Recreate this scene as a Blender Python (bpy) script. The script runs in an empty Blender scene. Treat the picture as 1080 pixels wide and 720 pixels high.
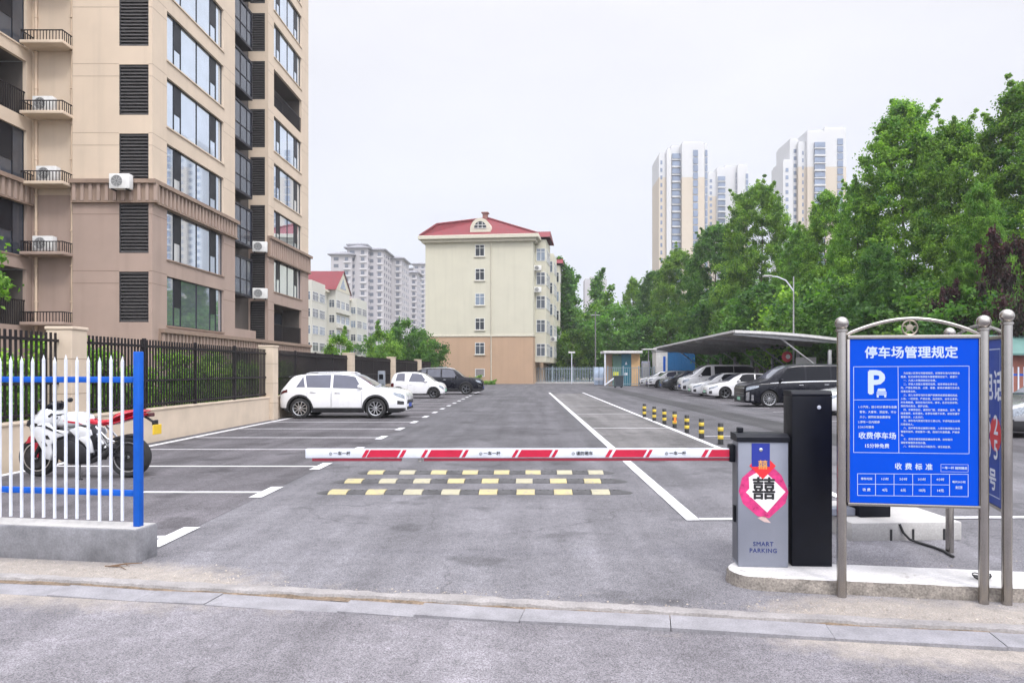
import bpy, bmesh, math, random
import numpy as np
from mathutils import Vector, Matrix
random.seed(7)
SC = bpy.context.scene
COL = SC.collection
R = math.radians
PI = math.pi
# ------------------------------------------------------------------ camera
F = 750.0            # focal length in photo pixels (1080 wide)
EYE = 1.65
VX, VY = 562.0, 390.0
cam = bpy.data.cameras.new('camera')
cam.sensor_width = 36.0
cam.lens = F / 1080 * 36
cam.shift_x = (540 - VX) / 1080
cam.shift_y = (VY - 360) / 1080
cam.clip_start = 0.05
cam.clip_end = 4000
camo = bpy.data.objects.new('camera', cam)
camo.location = (0, 0, EYE)
camo.rotation_euler = (R(90), 0, 0)
COL.objects.link(camo)
SC.camera = camo
# ------------------------------------------------------------------ sky
SUN_EL, SUN_AZ = 50, 152      # azimuth measured clockwise from +Y
w = bpy.data.worlds.new('World')
SC.world = w
w.use_nodes = True
nt = w.node_tree
nt.nodes.clear()
wo = nt.nodes.new('ShaderNodeOutputWorld')
bg = nt.nodes.new('ShaderNodeBackground')
sky = nt.nodes.new('ShaderNodeTexSky')
sky.sky_type = 'NISHITA'
sky.sun_disc = False
sky.sun_elevation = R(SUN_EL)
sky.sun_rotation = R(SUN_AZ)
sky.air_density = 1.0
sky.dust_density = 3.0
tc = nt.nodes.new('ShaderNodeTexCoord')
sx = nt.nodes.new('ShaderNodeSeparateXYZ')
nt.links.new(tc.outputs['Generated'], sx.inputs[0])
ramp = nt.nodes.new('ShaderNodeValToRGB')
nt.links.new(sx.outputs['Z'], ramp.inputs[0])
cr = ramp.color_ramp
cr.elements[0].position = 0.0
cr.elements[0].color = (7.25, 7.75, 8.9, 1)
cr.elements[1].position = 1.0
cr.elements[1].color = (20, 20, 21.5, 1)
e = cr.elements.new(0.18); e.color = (7.85, 8.1, 8.95, 1)
e = cr.elements.new(0.45); e.color = (8.4, 8.4, 8.9, 1)
nz = nt.nodes.new('ShaderNodeTexNoise')
nz.inputs['Scale'].default_value = 2.2
nz.inputs['Detail'].default_value = 5
mp = nt.nodes.new('ShaderNodeMapping')
mp.inputs['Scale'].default_value = (1, 1, 2.5)
nt.links.new(tc.outputs['Generated'], mp.inputs[0])
nt.links.new(mp.outputs[0], nz.inputs['Vector'])
mr = nt.nodes.new('ShaderNodeMapRange')
mr.inputs['From Min'].default_value = 0.3
mr.inputs['From Max'].default_value = 0.7
mr.inputs['To Min'].default_value = 0.94
mr.inputs['To Max'].default_value = 1.05
nt.links.new(nz.outputs['Fac'], mr.inputs['Value'])
mul = nt.nodes.new('ShaderNodeVectorMath'); mul.operation = 'SCALE'
nt.links.new(ramp.outputs['Color'], mul.inputs[0])
# the cloud deck is brightest round the hidden sun
dsun = nt.nodes.new('ShaderNodeVectorMath'); dsun.operation = 'DOT_PRODUCT'
nrmz = nt.nodes.new('ShaderNodeVectorMath'); nrmz.operation = 'NORMALIZE'
nt.links.new(tc.outputs['Generated'], nrmz.inputs[0]); nt.links.new(nrmz.outputs[0], dsun.inputs[0])
dsun.inputs[1].default_value = (math.sin(R(SUN_AZ))*math.cos(R(SUN_EL)), math.cos(R(SUN_AZ))*math.cos(R(SUN_EL)), math.sin(R(SUN_EL)))
gl = nt.nodes.new('ShaderNodeMapRange'); gl.interpolation_type = 'SMOOTHSTEP'
gl.inputs['From Min'].default_value = 0.15; gl.inputs['From Max'].default_value = 1.0
gl.inputs['To Min'].default_value = 1.0; gl.inputs['To Max'].default_value = 2.4
nt.links.new(dsun.outputs['Value'], gl.inputs['Value'])
gm = nt.nodes.new('ShaderNodeMath'); gm.operation = 'MULTIPLY'
nt.links.new(mr.outputs['Result'], gm.inputs[0]); nt.links.new(gl.outputs['Result'], gm.inputs[1])
nt.links.new(gm.outputs[0], mul.inputs['Scale'])
mx = nt.nodes.new('ShaderNodeMix'); mx.data_type = 'RGBA'
mx.inputs['Factor'].default_value = 0.94      # a closed cloud deck over the clear sky
nt.links.new(sky.outputs[0], mx.inputs['A'])
nt.links.new(mul.outputs[0], mx.inputs['B'])
nt.links.new(mx.outputs['Result'], bg.inputs['Color'])
bg.inputs['Strength'].default_value = 0.1
nt.links.new(bg.outputs[0], wo.inputs['Surface'])
sl = bpy.data.lights.new('sun', 'SUN')
sl.energy = 1.5
sl.angle = R(10)
sl.color = (1.0, 0.96, 0.9)
so = bpy.data.objects.new('sun', sl)
el, az = R(SUN_EL), R(SUN_AZ)
d = Vector((math.sin(az) * math.cos(el), math.cos(az) * math.cos(el), math.sin(el)))
so.rotation_euler = (-d).to_track_quat('-Z', 'Y').to_euler()
so.location = (0, -5, 40)
COL.objects.link(so)
vs = SC.view_settings
vs.view_transform = 'Standard'
vs.look = 'None'
vs.exposure = 0.21
vs.gamma = 1.0
vs.use_curve_mapping = False

# ------------------------------------------------------------------ helpers
def at(px, py, z=0.0):
    """photo pixel on the horizontal plane at height z -> (x, y)"""
    y = F * (EYE - z) / (py - VY)
    return ((px - VX) / F * y, y)
def XX(px, Y): return (px - VX) / F * Y
def ZZ(py, Y): return EYE + (VY - py) / F * Y

class MB:
    def __init__(s):
        s.v = []; s.f = []; s.mi = []; s.mats = [None]
    def add(s, vs_, fs_, m=None, M=None):
        if m is None: k = 0
        else:
            if m not in s.mats: s.mats.append(m)
            k = s.mats.index(m)
        o = len(s.v)
        if M is not None: vs_ = [M @ Vector(p) for p in vs_]
        s.v.extend([tuple(p) for p in vs_])
        for f in fs_:
            s.f.append([i + o for i in f]); s.mi.append(k)
        return s
    def box(s, x0, x1, y0, y1, z0, z1, m=None, M=None):
        vs_ = [(x0,y0,z0),(x1,y0,z0),(x1,y1,z0),(x0,y1,z0),(x0,y0,z1),(x1,y0,z1),(x1,y1,z1),(x0,y1,z1)]
        return s.add(vs_, [(0,3,2,1),(4,5,6,7),(0,1,5,4),(1,2,6,5),(2,3,7,6),(3,0,4,7)], m, M)
    def rbox(s, x0, x1, y0, y1, z0, z1, r=0.01, m=None, M=None, seg=2):
        bm = bmesh.new()
        bmesh.ops.create_cube(bm, size=1)
        for v in bm.verts:
            v.co = ((x0+x1)/2 + v.co.x*(x1-x0), (y0+y1)/2 + v.co.y*(y1-y0), (z0+z1)/2 + v.co.z*(z1-z0))
        bmesh.ops.bevel(bm, geom=list(bm.edges), offset=r, segments=seg, affect='EDGES', profile=0.5)
        bm.verts.index_update()
        s.add([v.co.copy() for v in bm.verts], [[v.index for v in f.verts] for f in bm.faces], m, M)
        bm.free(); return s
    def prism(s, pts, axis, a0, a1, m=None, M=None):
        """polygon pts (2-D) extruded along axis ('x','y','z') from a0 to a1"""
        def mk(p, a):
            return {'x': (a, p[0], p[1]), 'y': (p[0], a, p[1]), 'z': (p[0], p[1], a)}[axis]
        n = len(pts)
        vs_ = [mk(p, a0) for p in pts] + [mk(p, a1) for p in pts]
        fs_ = [tuple(range(n))[::-1], tuple(range(n, 2*n))] + [(i, (i+1) % n, n+(i+1) % n, n+i) for i in range(n)]
        return s.add(vs_, fs_, m, M)
    def puff(s, pts, hw, inset=0.03, mid=0.65, y0=0.0, m=None, M=None):
        """outline in x-z, rounded pillow of half width hw about y0"""
        n = len(pts); cx = sum(p[0] for p in pts)/n; cz = sum(p[1] for p in pts)/n
        def ins(k):
            out = []
            for i in range(n):
                a = Vector(pts[i-1]); b = Vector(pts[i]); c = Vector(pts[(i+1) % n])
                t = ((b-a).normalized() + (c-b).normalized())
                if t.length < 1e-6: t = Vector((1, 0))
                t.normalize()
                nn = Vector((-t.y, t.x))
                if nn.dot(Vector((cx, cz)) - b) < 0: nn = -nn
                out.append(b + nn*k)
            return out
        rings = [(-1, inset), (-mid, 0.0), (mid, 0.0), (1, inset)]
        vs_ = []; fs_ = []
        for (q, k) in rings:
            vs_ += [(p[0], y0+q*hw, p[1]) for p in ins(k)]
        for r in range(3):
            for i in range(n):
                j = (i+1) % n
                fs_.append((r*n+i, r*n+j, (r+1)*n+j, (r+1)*n+i))
        fs_.append(tuple(range(n))[::-1]); fs_.append(tuple(range(3*n, 4*n)))
        return s.add(vs_, fs_, m, M)
    def tube(s, pts, r, n=8, m=None, M=None, cap=True):
        pts = [Vector(p) for p in pts]
        rs = r if isinstance(r, (list, tuple)) else [r]*len(pts)
        vs_ = []; fs_ = []
        up = None
        for i, p in enumerate(pts):
            t = (pts[min(i+1, len(pts)-1)] - pts[max(i-1, 0)]).normalized()
            if up is None:
                up = Vector((0,0,1)) if abs(t.z) < 0.9 else Vector((1,0,0))
            a = (up - t*up.dot(t))
            if a.length < 1e-5: a = t.orthogonal()
            a.normalize(); b = t.cross(a); up = a
            for k in range(n):
                q = 2*PI*k/n
                vs_.append(p + a*math.cos(q)*rs[i] + b*math.sin(q)*rs[i])
        for i in range(len(pts)-1):
            for k in range(n):
                l = (k+1) % n
                fs_.append((i*n+k, i*n+l, (i+1)*n+l, (i+1)*n+k))
        if cap:
            fs_.append(tuple(range(n))[::-1]); fs_.append(tuple(range((len(pts)-1)*n, len(pts)*n)))
        return s.add(vs_, fs_, m, M)
    def lathe(s, prof, n=24, axis='z', c=(0,0,0), m=None, M=None, closed=False, cap=True):
        """prof: (radius, along)"""
        vs_ = []; fs_ = []
        for (r, a) in prof:
            for k in range(n):
                q = 2*PI*k/n
                u, v = r*math.cos(q), r*math.sin(q)
                p = {'z': (u, v, a), 'y': (u, a, v), 'x': (a, u, v)}[axis]
                vs_.append((p[0]+c[0], p[1]+c[1], p[2]+c[2]))
        np_ = len(prof)
        for i in range(np_ if closed else np_-1):
            j = (i+1) % np_
            for k in range(n):
                l = (k+1) % n
                fs_.append((i*n+k, i*n+l, j*n+l, j*n+k))
        if not closed and cap:
            if prof[0][0] > 1e-6: fs_.append(tuple(range(n))[::-1])
            if prof[-1][0] > 1e-6: fs_.append(tuple(range((np_-1)*n, np_*n)))
        return s.add(vs_, fs_, m, M)
    def ball(s, c, r, n=12, sc=(1,1,1), m=None, M=None):
        prof = [(max(1e-7, math.sin(PI*i/n))*1.0, -math.cos(PI*i/n)) for i in range(n+1)]
        vs_ = []; fs_ = []
        k2 = n*2
        for (q, a) in prof:
            for k in range(k2):
                t = 2*PI*k/k2
                vs_.append((c[0]+r*sc[0]*q*math.cos(t), c[1]+r*sc[1]*q*math.sin(t), c[2]+r*sc[2]*a))
        for i in range(n):
            for k in range(k2):
                l = (k+1) % k2
                fs_.append((i*k2+k, i*k2+l, (i+1)*k2+l, (i+1)*k2+k))
        return s.add(vs_, fs_, m, M)
    def grid(s, rows, m=None, M=None, close=False):
        n = len(rows[0]); vs_ = [p for r_ in rows for p in r_]; fs_ = []
        for i in range(len(rows)-1):
            for k in range(n if close else n-1):
                l = (k+1) % n
                fs_.append((i*n+k, i*n+l, (i+1)*n+l, (i+1)*n+k))
        return s.add(vs_, fs_, m, M)
    def build(s, name, m=None, parent=None, smooth=None, loc=None, rz=0.0):
        me = bpy.data.meshes.new(name)
        me.from_pydata(s.v, [], s.f)
        mats = list(s.mats); mats[0] = m
        for q in mats:
            if q is not None: me.materials.append(q)
            else: me.materials.append(None)
        me.polygons.foreach_set('material_index', s.mi)
        bm = bmesh.new(); bm.from_mesh(me)
        bmesh.ops.recalc_face_normals(bm, faces=bm.faces)
        bm.to_mesh(me); bm.free()
        if smooth is not None:
            me.polygons.foreach_set('use_smooth', [True]*len(me.polygons))
            me.set_sharp_from_angle(angle=R(smooth))
        me.update()
        o = bpy.data.objects.new(name, me)
        COL.objects.link(o)
        if parent is not None: o.parent = parent
        if loc is not None: o.location = loc
        o.rotation_euler = (0, 0, rz)
        return o

def tag(o, label=None, cat=None, group=None, kind=None):
    if label: o['label'] = label
    if cat: o['category'] = cat
    if group: o['group'] = group
    if kind: o['kind'] = kind
    return o
def thing(name, label, cat, loc=(0,0,0), rz=0.0, group=None):
    o = bpy.data.objects.new(name, None)
    o.empty_display_size = 0.3
    o.location = loc; o.rotation_euler = (0, 0, rz)
    COL.objects.link(o)
    return tag(o, label, cat, group)
def dup(root, loc, rz, label=None, scale=None, group=None):
    def cp(o, parent):
        c = o.copy(); COL.objects.link(c)
        if parent is not None: c.parent = parent
        for ch in list(o.children): cp(ch, c)
        return c
    r_ = cp(root, None)
    r_.location = loc; r_.rotation_euler = (0, 0, rz)
    if scale is not None: r_.scale = scale if isinstance(scale, tuple) else (scale,)*3
    if label: r_['label'] = label
    if group: r_['group'] = group
    return r_

def text(body, size, m, parent, M, bold=0.0, name='lettering', align='CENTER', ext=0.0008, spacing=1.0):
    c = bpy.data.curves.new('lettering', 'FONT')
    c.body = body; c.size = size; c.align_x = align; c.align_y = 'CENTER'
    c.extrude = ext; c.resolution_u = 3
    c.space_character = spacing
    o = bpy.data.objects.new('lettering', c)
    COL.objects.link(o)
    dg = bpy.context.evaluated_depsgraph_get()
    me = bpy.data.meshes.new_from_object(o.evaluated_get(dg))
    bpy.data.objects.remove(o)
    me.materials.clear(); me.materials.append(m)
    if bold > 0:          # heavier strokes: shifted copies, each a hair further out
        n = len(me.vertices); co = np.empty(n*3); me.vertices.foreach_get('co', co); co = co.reshape(-1, 3)
        fs = [list(p.vertices) for p in me.polygons]; V = []; Fs = []
        for i, (ax, ay) in enumerate(((0,0),(1,0),(-1,0),(0,1),(0,-1))):
            q = co + np.array([ax*bold, ay*bold, i*.00006]); V += q.tolist(); Fs += [[k+i*n for k in f] for f in fs]
        me = bpy.data.meshes.new('lettering'); me.from_pydata(V, [], Fs); me.materials.append(m)
    me.transform(M)
    t = bpy.data.objects.new(name, me)
    COL.objects.link(t)
    if parent is not None: t.parent = parent
    return t
# text lies in its local XY plane; FRONT stands it up to face -Y, reading along +X
def stand(x, y, z, rz=0.0):
    return Matrix.Translation((x, y, z)) @ Matrix.Rotation(rz, 4, 'Z') @ Matrix.Rotation(R(90), 4, 'X')

# ------------------------------------------------------------------ materials
_M = {}
def pm(name, col, rough=0.6, metal=0.0, spec=0.5, var=0.12, vscale=4.0, bump=0.0, bscale=60.0, coat=0.0, fine=0.0, ior=None, streak=0.0, chips=None):
    if name in _M: return _M[name]
    m = bpy.data.materials.new(name); m.use_nodes = True
    t = m.node_tree; b = t.nodes['Principled BSDF']
    b.inputs['Roughness'].default_value = rough
    b.inputs['Metallic'].default_value = metal
    b.inputs['Specular IOR Level'].default_value = spec
    b.inputs['Coat Weight'].default_value = coat
    b.inputs['Coat Roughness'].default_value = 0.04
    if ior: b.inputs['IOR'].default_value = ior
    co = t.nodes.new('ShaderNodeTexCoord')
    n1 = t.nodes.new('ShaderNodeTexNoise'); n1.inputs['Scale'].default_value = vscale
    n1.inputs['Detail'].default_value = 6; n1.inputs['Roughness'].default_value = 0.6
    t.links.new(co.outputs['Object'], n1.inputs['Vector'])
    rp = t.nodes.new('ShaderNodeMapRange')
    rp.inputs['From Min'].default_value = 0.3; rp.inputs['From Max'].default_value = 0.7
    rp.inputs['To Min'].default_value = 1-var; rp.inputs['To Max'].default_value = 1+var*0.6
    t.links.new(n1.outputs['Fac'], rp.inputs['Value'])
    sc = t.nodes.new('ShaderNodeVectorMath'); sc.operation = 'SCALE'
    sc.inputs[0].default_value = col[:3]
    t.links.new(rp.outputs[0], sc.inputs['Scale'])
    last = sc.outputs[0]
    if fine > 0:
        n2 = t.nodes.new('ShaderNodeTexNoise'); n2.inputs['Scale'].default_value = bscale*1.5
        n2.inputs['Detail'].default_value = 2
        t.links.new(co.outputs['Object'], n2.inputs['Vector'])
        r2 = t.nodes.new('ShaderNodeMapRange')
        r2.inputs['From Min'].default_value = 0.3; r2.inputs['From Max'].default_value = 0.7
        r2.inputs['To Min'].default_value = 1-fine; r2.inputs['To Max'].default_value = 1+fine
        t.links.new(n2.outputs['Fac'], r2.inputs['Value'])
        s2 = t.nodes.new('ShaderNodeVectorMath'); s2.operation = 'SCALE'
        t.links.new(last, s2.inputs[0]); t.links.new(r2.outputs[0], s2.inputs['Scale'])
        last = s2.outputs[0]
    if streak > 0:      # vertical rain streaks
        mpp = t.nodes.new('ShaderNodeMapping'); mpp.inputs['Scale'].default_value = (2.5, 2.5, 0.12)
        t.links.new(co.outputs['Object'], mpp.inputs[0])
        n3 = t.nodes.new('ShaderNodeTexNoise'); n3.inputs['Scale'].default_value = 1.0; n3.inputs['Detail'].default_value = 5
        t.links.new(mpp.outputs[0], n3.inputs['Vector'])
        r3 = t.nodes.new('ShaderNodeMapRange')
        r3.inputs['From Min'].default_value = 0.5; r3.inputs['From Max'].default_value = 0.75
        r3.inputs['To Min'].default_value = 1; r3.inputs['To Max'].default_value = 1-streak
        t.links.new(n3.outputs['Fac'], r3.inputs['Value'])
        s3 = t.nodes.new('ShaderNodeVectorMath'); s3.operation = 'SCALE'
        t.links.new(last, s3.inputs[0]); t.links.new(r3.outputs[0], s3.inputs['Scale'])
        last = s3.outputs[0]
    if chips:            # chipped / dirty spots: (colour, threshold, scale)
        n4 = t.nodes.new('ShaderNodeTexNoise'); n4.inputs['Scale'].default_value = chips[2]; n4.inputs['Detail'].default_value = 8; n4.inputs['Roughness'].default_value = .7
        t.links.new(co.outputs['Object'], n4.inputs['Vector'])
        r4 = t.nodes.new('ShaderNodeMapRange'); r4.inputs['From Min'].default_value = chips[1]; r4.inputs['From Max'].default_value = chips[1]+.07; r4.inputs['To Max'].default_value = .8
        t.links.new(n4.outputs['Fac'], r4.inputs['Value'])
        m4 = t.nodes.new('ShaderNodeMix'); m4.data_type = 'RGBA'; t.links.new(r4.outputs[0], m4.inputs['Factor']); t.links.new(last, m4.inputs['A']); m4.inputs['B'].default_value = (*chips[0], 1)
        last = m4.outputs['Result']
    t.links.new(last, b.inputs['Base Color'])
    rr = t.nodes.new('ShaderNodeMapRange')
    rr.inputs['From Min'].default_value = 0.3; rr.inputs['From Max'].default_value = 0.7
    rr.inputs['To Min'].default_value = max(0, rough*0.85); rr.inputs['To Max'].default_value = min(1, rough*1.15)
    t.links.new(n1.outputs['Fac'], rr.inputs['Value'])
    t.links.new(rr.outputs[0], b.inputs['Roughness'])
    if bump > 0:
        nb = t.nodes.new('ShaderNodeTexNoise'); nb.inputs['Scale'].default_value = bscale
        nb.inputs['Detail'].default_value = 4
        t.links.new(co.outputs['Object'], nb.inputs['Vector'])
        bu = t.nodes.new('ShaderNodeBump'); bu.inputs['Strength'].default_value = bump
        bu.inputs['Distance'].default_value = 0.01
        t.links.new(nb.outputs['Fac'], bu.inputs['Height'])
        t.links.new(bu.outputs[0], b.inputs['Normal'])
    _M[name] = m
    return m

# street frame: s along the road, d across it (towards the car park)
TH = R(-9)
SU = Vector((math.cos(TH), math.sin(TH))); SN = Vector((-math.sin(TH), math.cos(TH)))
def st(s, d, z=0.0):
    p = SU*s + SN*d
    return (p.x, p.y, z)

def asphalt(name, base, tint=(1,1,1), dust=False, wear=0.25, far=1.0):
    m = bpy.data.materials.new(name); m.use_nodes = True
    t = m.node_tree; b = t.nodes['Principled BSDF']; N = t.nodes.new; L = t.links.new
    b.inputs['Roughness'].default_value = 0.86
    b.inputs['Specular IOR Level'].default_value = 0.32
    g = N('ShaderNodeNewGeometry')
    def noise(scale, det=3, rough=0.6):
        n = N('ShaderNodeTexNoise'); n.inputs['Scale'].default_value = scale
        n.inputs['Detail'].default_value = det; n.inputs['Roughness'].default_value = rough
        L(g.outputs['Position'], n.inputs['Vector']); return n.outputs['Fac']
    def mrange(v, a, c, lo, hi):
        r_ = N('ShaderNodeMapRange'); L(v, r_.inputs['Value'])
        for k, q in (('From Min', a), ('From Max', c), ('To Min', lo), ('To Max', hi)): r_.inputs[k].default_value = q
        return r_.outputs[0]
    def mult(a, c):
        q = N('ShaderNodeMath'); q.operation = 'MULTIPLY'; L(a, q.inputs[0]); L(c, q.inputs[1]); return q.outputs[0]
    vo = N('ShaderNodeTexVoronoi'); vo.inputs['Scale'].default_value = 160
    L(g.outputs['Position'], vo.inputs['Vector'])
    sp = N('ShaderNodeSeparateColor'); L(vo.outputs['Color'], sp.inputs[0])
    stone = mrange(sp.outputs[0], 0.0, 1.0, 0.52, 1.55)
    mid = mrange(noise(9, 5, 0.7), 0.3, 0.7, 0.85, 1.15)
    big = mrange(noise(0.45, 5, 0.65), 0.32, 0.68, 1-wear, 1+wear)
    blot = mrange(noise(1.7, 6, 0.7), 0.58, 0.72, 1.0, 0.8)
    mp_ = N('ShaderNodeMapping'); mp_.inputs['Scale'].default_value = (1.3, .07, 1)
    L(g.outputs['Position'], mp_.inputs[0])
    ns = N('ShaderNodeTexNoise'); ns.inputs['Scale'].default_value = 1.6; ns.inputs['Detail'].default_value = 5; L(mp_.outputs[0], ns.inputs['Vector'])
    track = mrange(ns.outputs['Fac'], .35, .65, .82, 1.18)
    oil = mrange(noise(1.1, 3, .5), .60, .68, 1.0, .66)
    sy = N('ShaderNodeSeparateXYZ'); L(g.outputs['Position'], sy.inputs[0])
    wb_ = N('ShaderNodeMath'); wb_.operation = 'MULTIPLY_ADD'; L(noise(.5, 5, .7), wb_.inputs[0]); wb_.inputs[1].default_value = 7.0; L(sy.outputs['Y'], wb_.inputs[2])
    inward_tone = mrange(wb_.outputs[0], 9.5, 19.0, 1.0, far)     # base tone darkens further into the lot, with a noisy boundary
    # meandering cracks, only here and there
    nd = N('ShaderNodeTexNoise'); nd.inputs['Scale'].default_value = 1.6; nd.inputs['Detail'].default_value = 6; L(g.outputs['Position'], nd.inputs['Vector'])
    ad_ = N('ShaderNodeVectorMath'); ad_.operation = 'MULTIPLY_ADD'; L(nd.outputs['Color'], ad_.inputs[0]); ad_.inputs[1].default_value = (1.1, 1.1, 0); L(g.outputs['Position'], ad_.inputs[2])
    vc = N('ShaderNodeTexVoronoi'); vc.feature = 'DISTANCE_TO_EDGE'; vc.inputs['Scale'].default_value = .42; L(ad_.outputs[0], vc.inputs['Vector'])
    cm = mrange(vc.outputs['Distance'], .0, .009, 1.0, 0.0)
    cw = mrange(noise(.33, 2), .46, .54, 0.0, 1.0)
    crack = N('ShaderNodeMath'); crack.operation = 'MULTIPLY_ADD'; L(mult(cm, cw), crack.inputs[0]); crack.inputs[1].default_value = -.32; crack.inputs[2].default_value = 1.0
    val = mult(mult(mult(stone, mid), mult(big, blot)), mult(mult(mult(track, oil), inward_tone), crack.outputs[0]))
    sc = N('ShaderNodeVectorMath'); sc.operation = 'SCALE'
    sc.inputs[0].default_value = tuple(base*q for q in tint)
    L(val, sc.inputs['Scale'])
    last = sc.outputs[0]
    if dust:
        dt = N('ShaderNodeVectorMath'); dt.operation = 'DOT_PRODUCT'
        L(g.outputs['Position'], dt.inputs[0]); dt.inputs[1].default_value = (SN.x, SN.y, 0)
        ds = N('ShaderNodeVectorMath'); ds.operation = 'DOT_PRODUCT'
        L(g.outputs['Position'], ds.inputs[0]); ds.inputs[1].default_value = (SU.x, SU.y, 0)
        near = mrange(dt.outputs['Value'], dust[0], dust[1], 1.0, 0.0)
        left = mrange(ds.outputs['Value'], dust[2], dust[3], 1.0, 0.0)
        right = mrange(ds.outputs['Value'], 0.6, 1.5, 0.0, 0.8)
        ad = N('ShaderNodeMath'); ad.operation = 'ADD'; ad.use_clamp = True
        L(left, ad.inputs[0]); L(right, ad.inputs[1])
        ad2 = N('ShaderNodeMath'); ad2.operation = 'ADD'; ad2.use_clamp = True
        L(ad.outputs[0], ad2.inputs[0]); ad2.inputs[1].default_value = 0.22
        k = mult(near, ad2.outputs[0])
        nn = noise(5, 8, 0.75)
        su = N('ShaderNodeMath'); su.operation = 'ADD'; L(k, su.inputs[0]); L(nn, su.inputs[1])
        msk = mrange(su.outputs[0], 0.72, 1.12, 0.0, 0.92)
        dm = N('ShaderNodeMix'); dm.data_type = 'RGBA'
        L(msk, dm.inputs['Factor']); L(last, dm.inputs['A'])
        dc = N('ShaderNodeVectorMath'); dc.operation = 'SCALE'; dc.inputs[0].default_value = (0.30, 0.27, 0.24)
        L(mult(mid, mrange(sp.outputs[1], 0, 1, 0.75, 1.2)), dc.inputs['Scale'])
        L(dc.outputs[0], dm.inputs['B'])
        last = dm.outputs['Result']
    L(last, b.inputs['Base Color'])
    bu = N('ShaderNodeBump'); bu.inputs['Strength'].default_value = 0.5; bu.inputs['Distance'].default_value = 0.006
    L(vo.outputs['Distance'], bu.inputs['Height']); L(bu.outputs[0], b.inputs['Normal'])
    return m

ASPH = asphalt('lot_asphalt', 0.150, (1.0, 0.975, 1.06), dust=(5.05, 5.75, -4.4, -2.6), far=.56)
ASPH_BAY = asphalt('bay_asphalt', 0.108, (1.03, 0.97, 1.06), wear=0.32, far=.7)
ASPH_MID = asphalt('middle_bay_asphalt', 0.115, (1.04, 1.0, 1.0), wear=0.3)
ASPH_STRIP = asphalt('strip_asphalt', 0.046, (1.0, 0.985, 1.04))
ASPH_ROAD = asphalt('road_asphalt', 0.160, (1.02, 0.97, 1.05), dust=(4.65, 4.1, -7, -2.2), wear=0.26)

def paint_mat(name, col, worn=0.5):
    m = pm(name, col, rough=0.7, var=0.1, vscale=3, fine=0.12, bscale=90)
    t = m.node_tree; b = t.nodes['Principled BSDF']
    src = b.inputs['Base Color'].links[0].from_socket
    co = t.nodes.new('ShaderNodeNewGeometry')
    n = t.nodes.new('ShaderNodeTexNoise'); n.inputs['Scale'].default_value = 14; n.inputs['Detail'].default_value = 8; n.inputs['Roughness'].default_value = 0.8
    t.links.new(co.outputs['Position'], n.inputs['Vector'])
    r_ = t.nodes.new('ShaderNodeMapRange'); r_.inputs['From Min'].default_value = 0.50; r_.inputs['From Max'].default_value = 0.64
    r_.inputs['To Max'].default_value = worn
    t.links.new(n.outputs['Fac'], r_.inputs['Value'])
    mxx = t.nodes.new('ShaderNodeMix'); mxx.data_type = 'RGBA'
    t.links.new(r_.outputs[0], mxx.inputs['Factor']); t.links.new(src, mxx.inputs['A'])
    mxx.inputs['B'].default_value = (0.2, 0.2, 0.205, 1)
    t.links.new(mxx.outputs['Result'], b.inputs['Base Color'])
    return m
LINE = paint_mat('white_road_paint', (0.62, 0.62, 0.64), worn=0.7)
LINE_OLD = paint_mat('old_white_road_paint', (0.50, 0.49, 0.51), worn=0.9)

CONC = pm('pale_concrete', (0.40, 0.39, 0.38), 0.85, var=0.18, vscale=3, bump=0.3, bscale=50, fine=0.1)
CONC_W = pm('white_concrete', (0.52, 0.51, 0.505), 0.85, var=0.22, vscale=3, bump=0.25, bscale=40, fine=0.1, chips=((.24,.22,.20), .60, 5))
CONC_D = pm('dark_concrete', (0.19, 0.19, 0.205), 0.85, var=0.4, vscale=4, bump=0.35, bscale=40, fine=0.12)
CONC_DIRT = pm('dirty_concrete', (0.23, 0.205, 0.18), 0.95, var=0.45, vscale=9, bump=0.8, bscale=45, fine=0.3)
BLUE_P = pm('blue_paint', (0.002, 0.085, 0.44), 0.42, spec=.3, var=0.18, vscale=6, chips=((.10,.07,.06), .66, 18))
WHITE_P = pm('white_paint', (0.62, 0.65, 0.72), 0.4, var=0.12, vscale=8, chips=((.28,.22,.17), .66, 16))
BLACK_M = pm('black_metal', (0.005, 0.006, 0.011), 0.5, spec=.22, var=0.3, vscale=8)
IRON = pm('dark_iron', (0.016, 0.013, 0.015), 0.5, spec=.25, var=0.3, vscale=8)
RUBBER = pm('black_rubber', (0.022, 0.022, 0.024), 0.8, var=0.3, vscale=20, bump=0.2, bscale=80)
STEEL = pm('brushed_steel', (0.40, 0.375, 0.35), 0.24, metal=1.0, var=0.08, vscale=5)
CHROME = pm('chrome', (0.75, 0.76, 0.78), 0.12, metal=1.0, var=0.05)
GLASS = pm('tinted_glass', (0.006, 0.007, 0.011), 0.05, spec=0.18, var=0.05)
GLASS_C = pm('clearer_glass', (0.07, 0.08, 0.11), 0.04, spec=0.9, var=0.05, coat=0.4)
GLASS_SKY = pm('coated_window_glass', (0.72, 0.80, 0.90), 0.03, metal=0.9, var=0.06, vscale=0.8)
GLASS_DK = pm('dark_window_glass', (0.05, 0.06, 0.08), 0.06, spec=0.8, var=0.3, vscale=0.7)
CREAM = pm('cream_render', (0.585, 0.48, 0.375), 0.85, var=0.07, vscale=0.7, streak=0.08, bump=0.1, bscale=30)
BROWN = pm('brown_render', (0.36, 0.272, 0.228), 0.85, var=0.09, vscale=0.8, streak=0.1, bump=0.1, bscale=30)
BROWN_D = pm('brown_cornice', (0.27, 0.195, 0.15), 0.85, var=0.15, vscale=2, streak=0.15)
BEIGE_W = pm('beige_wall_render', (0.55, 0.455, 0.355), 0.88, var=0.12, vscale=1.5, bump=0.15, bscale=25, streak=0.06)
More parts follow.
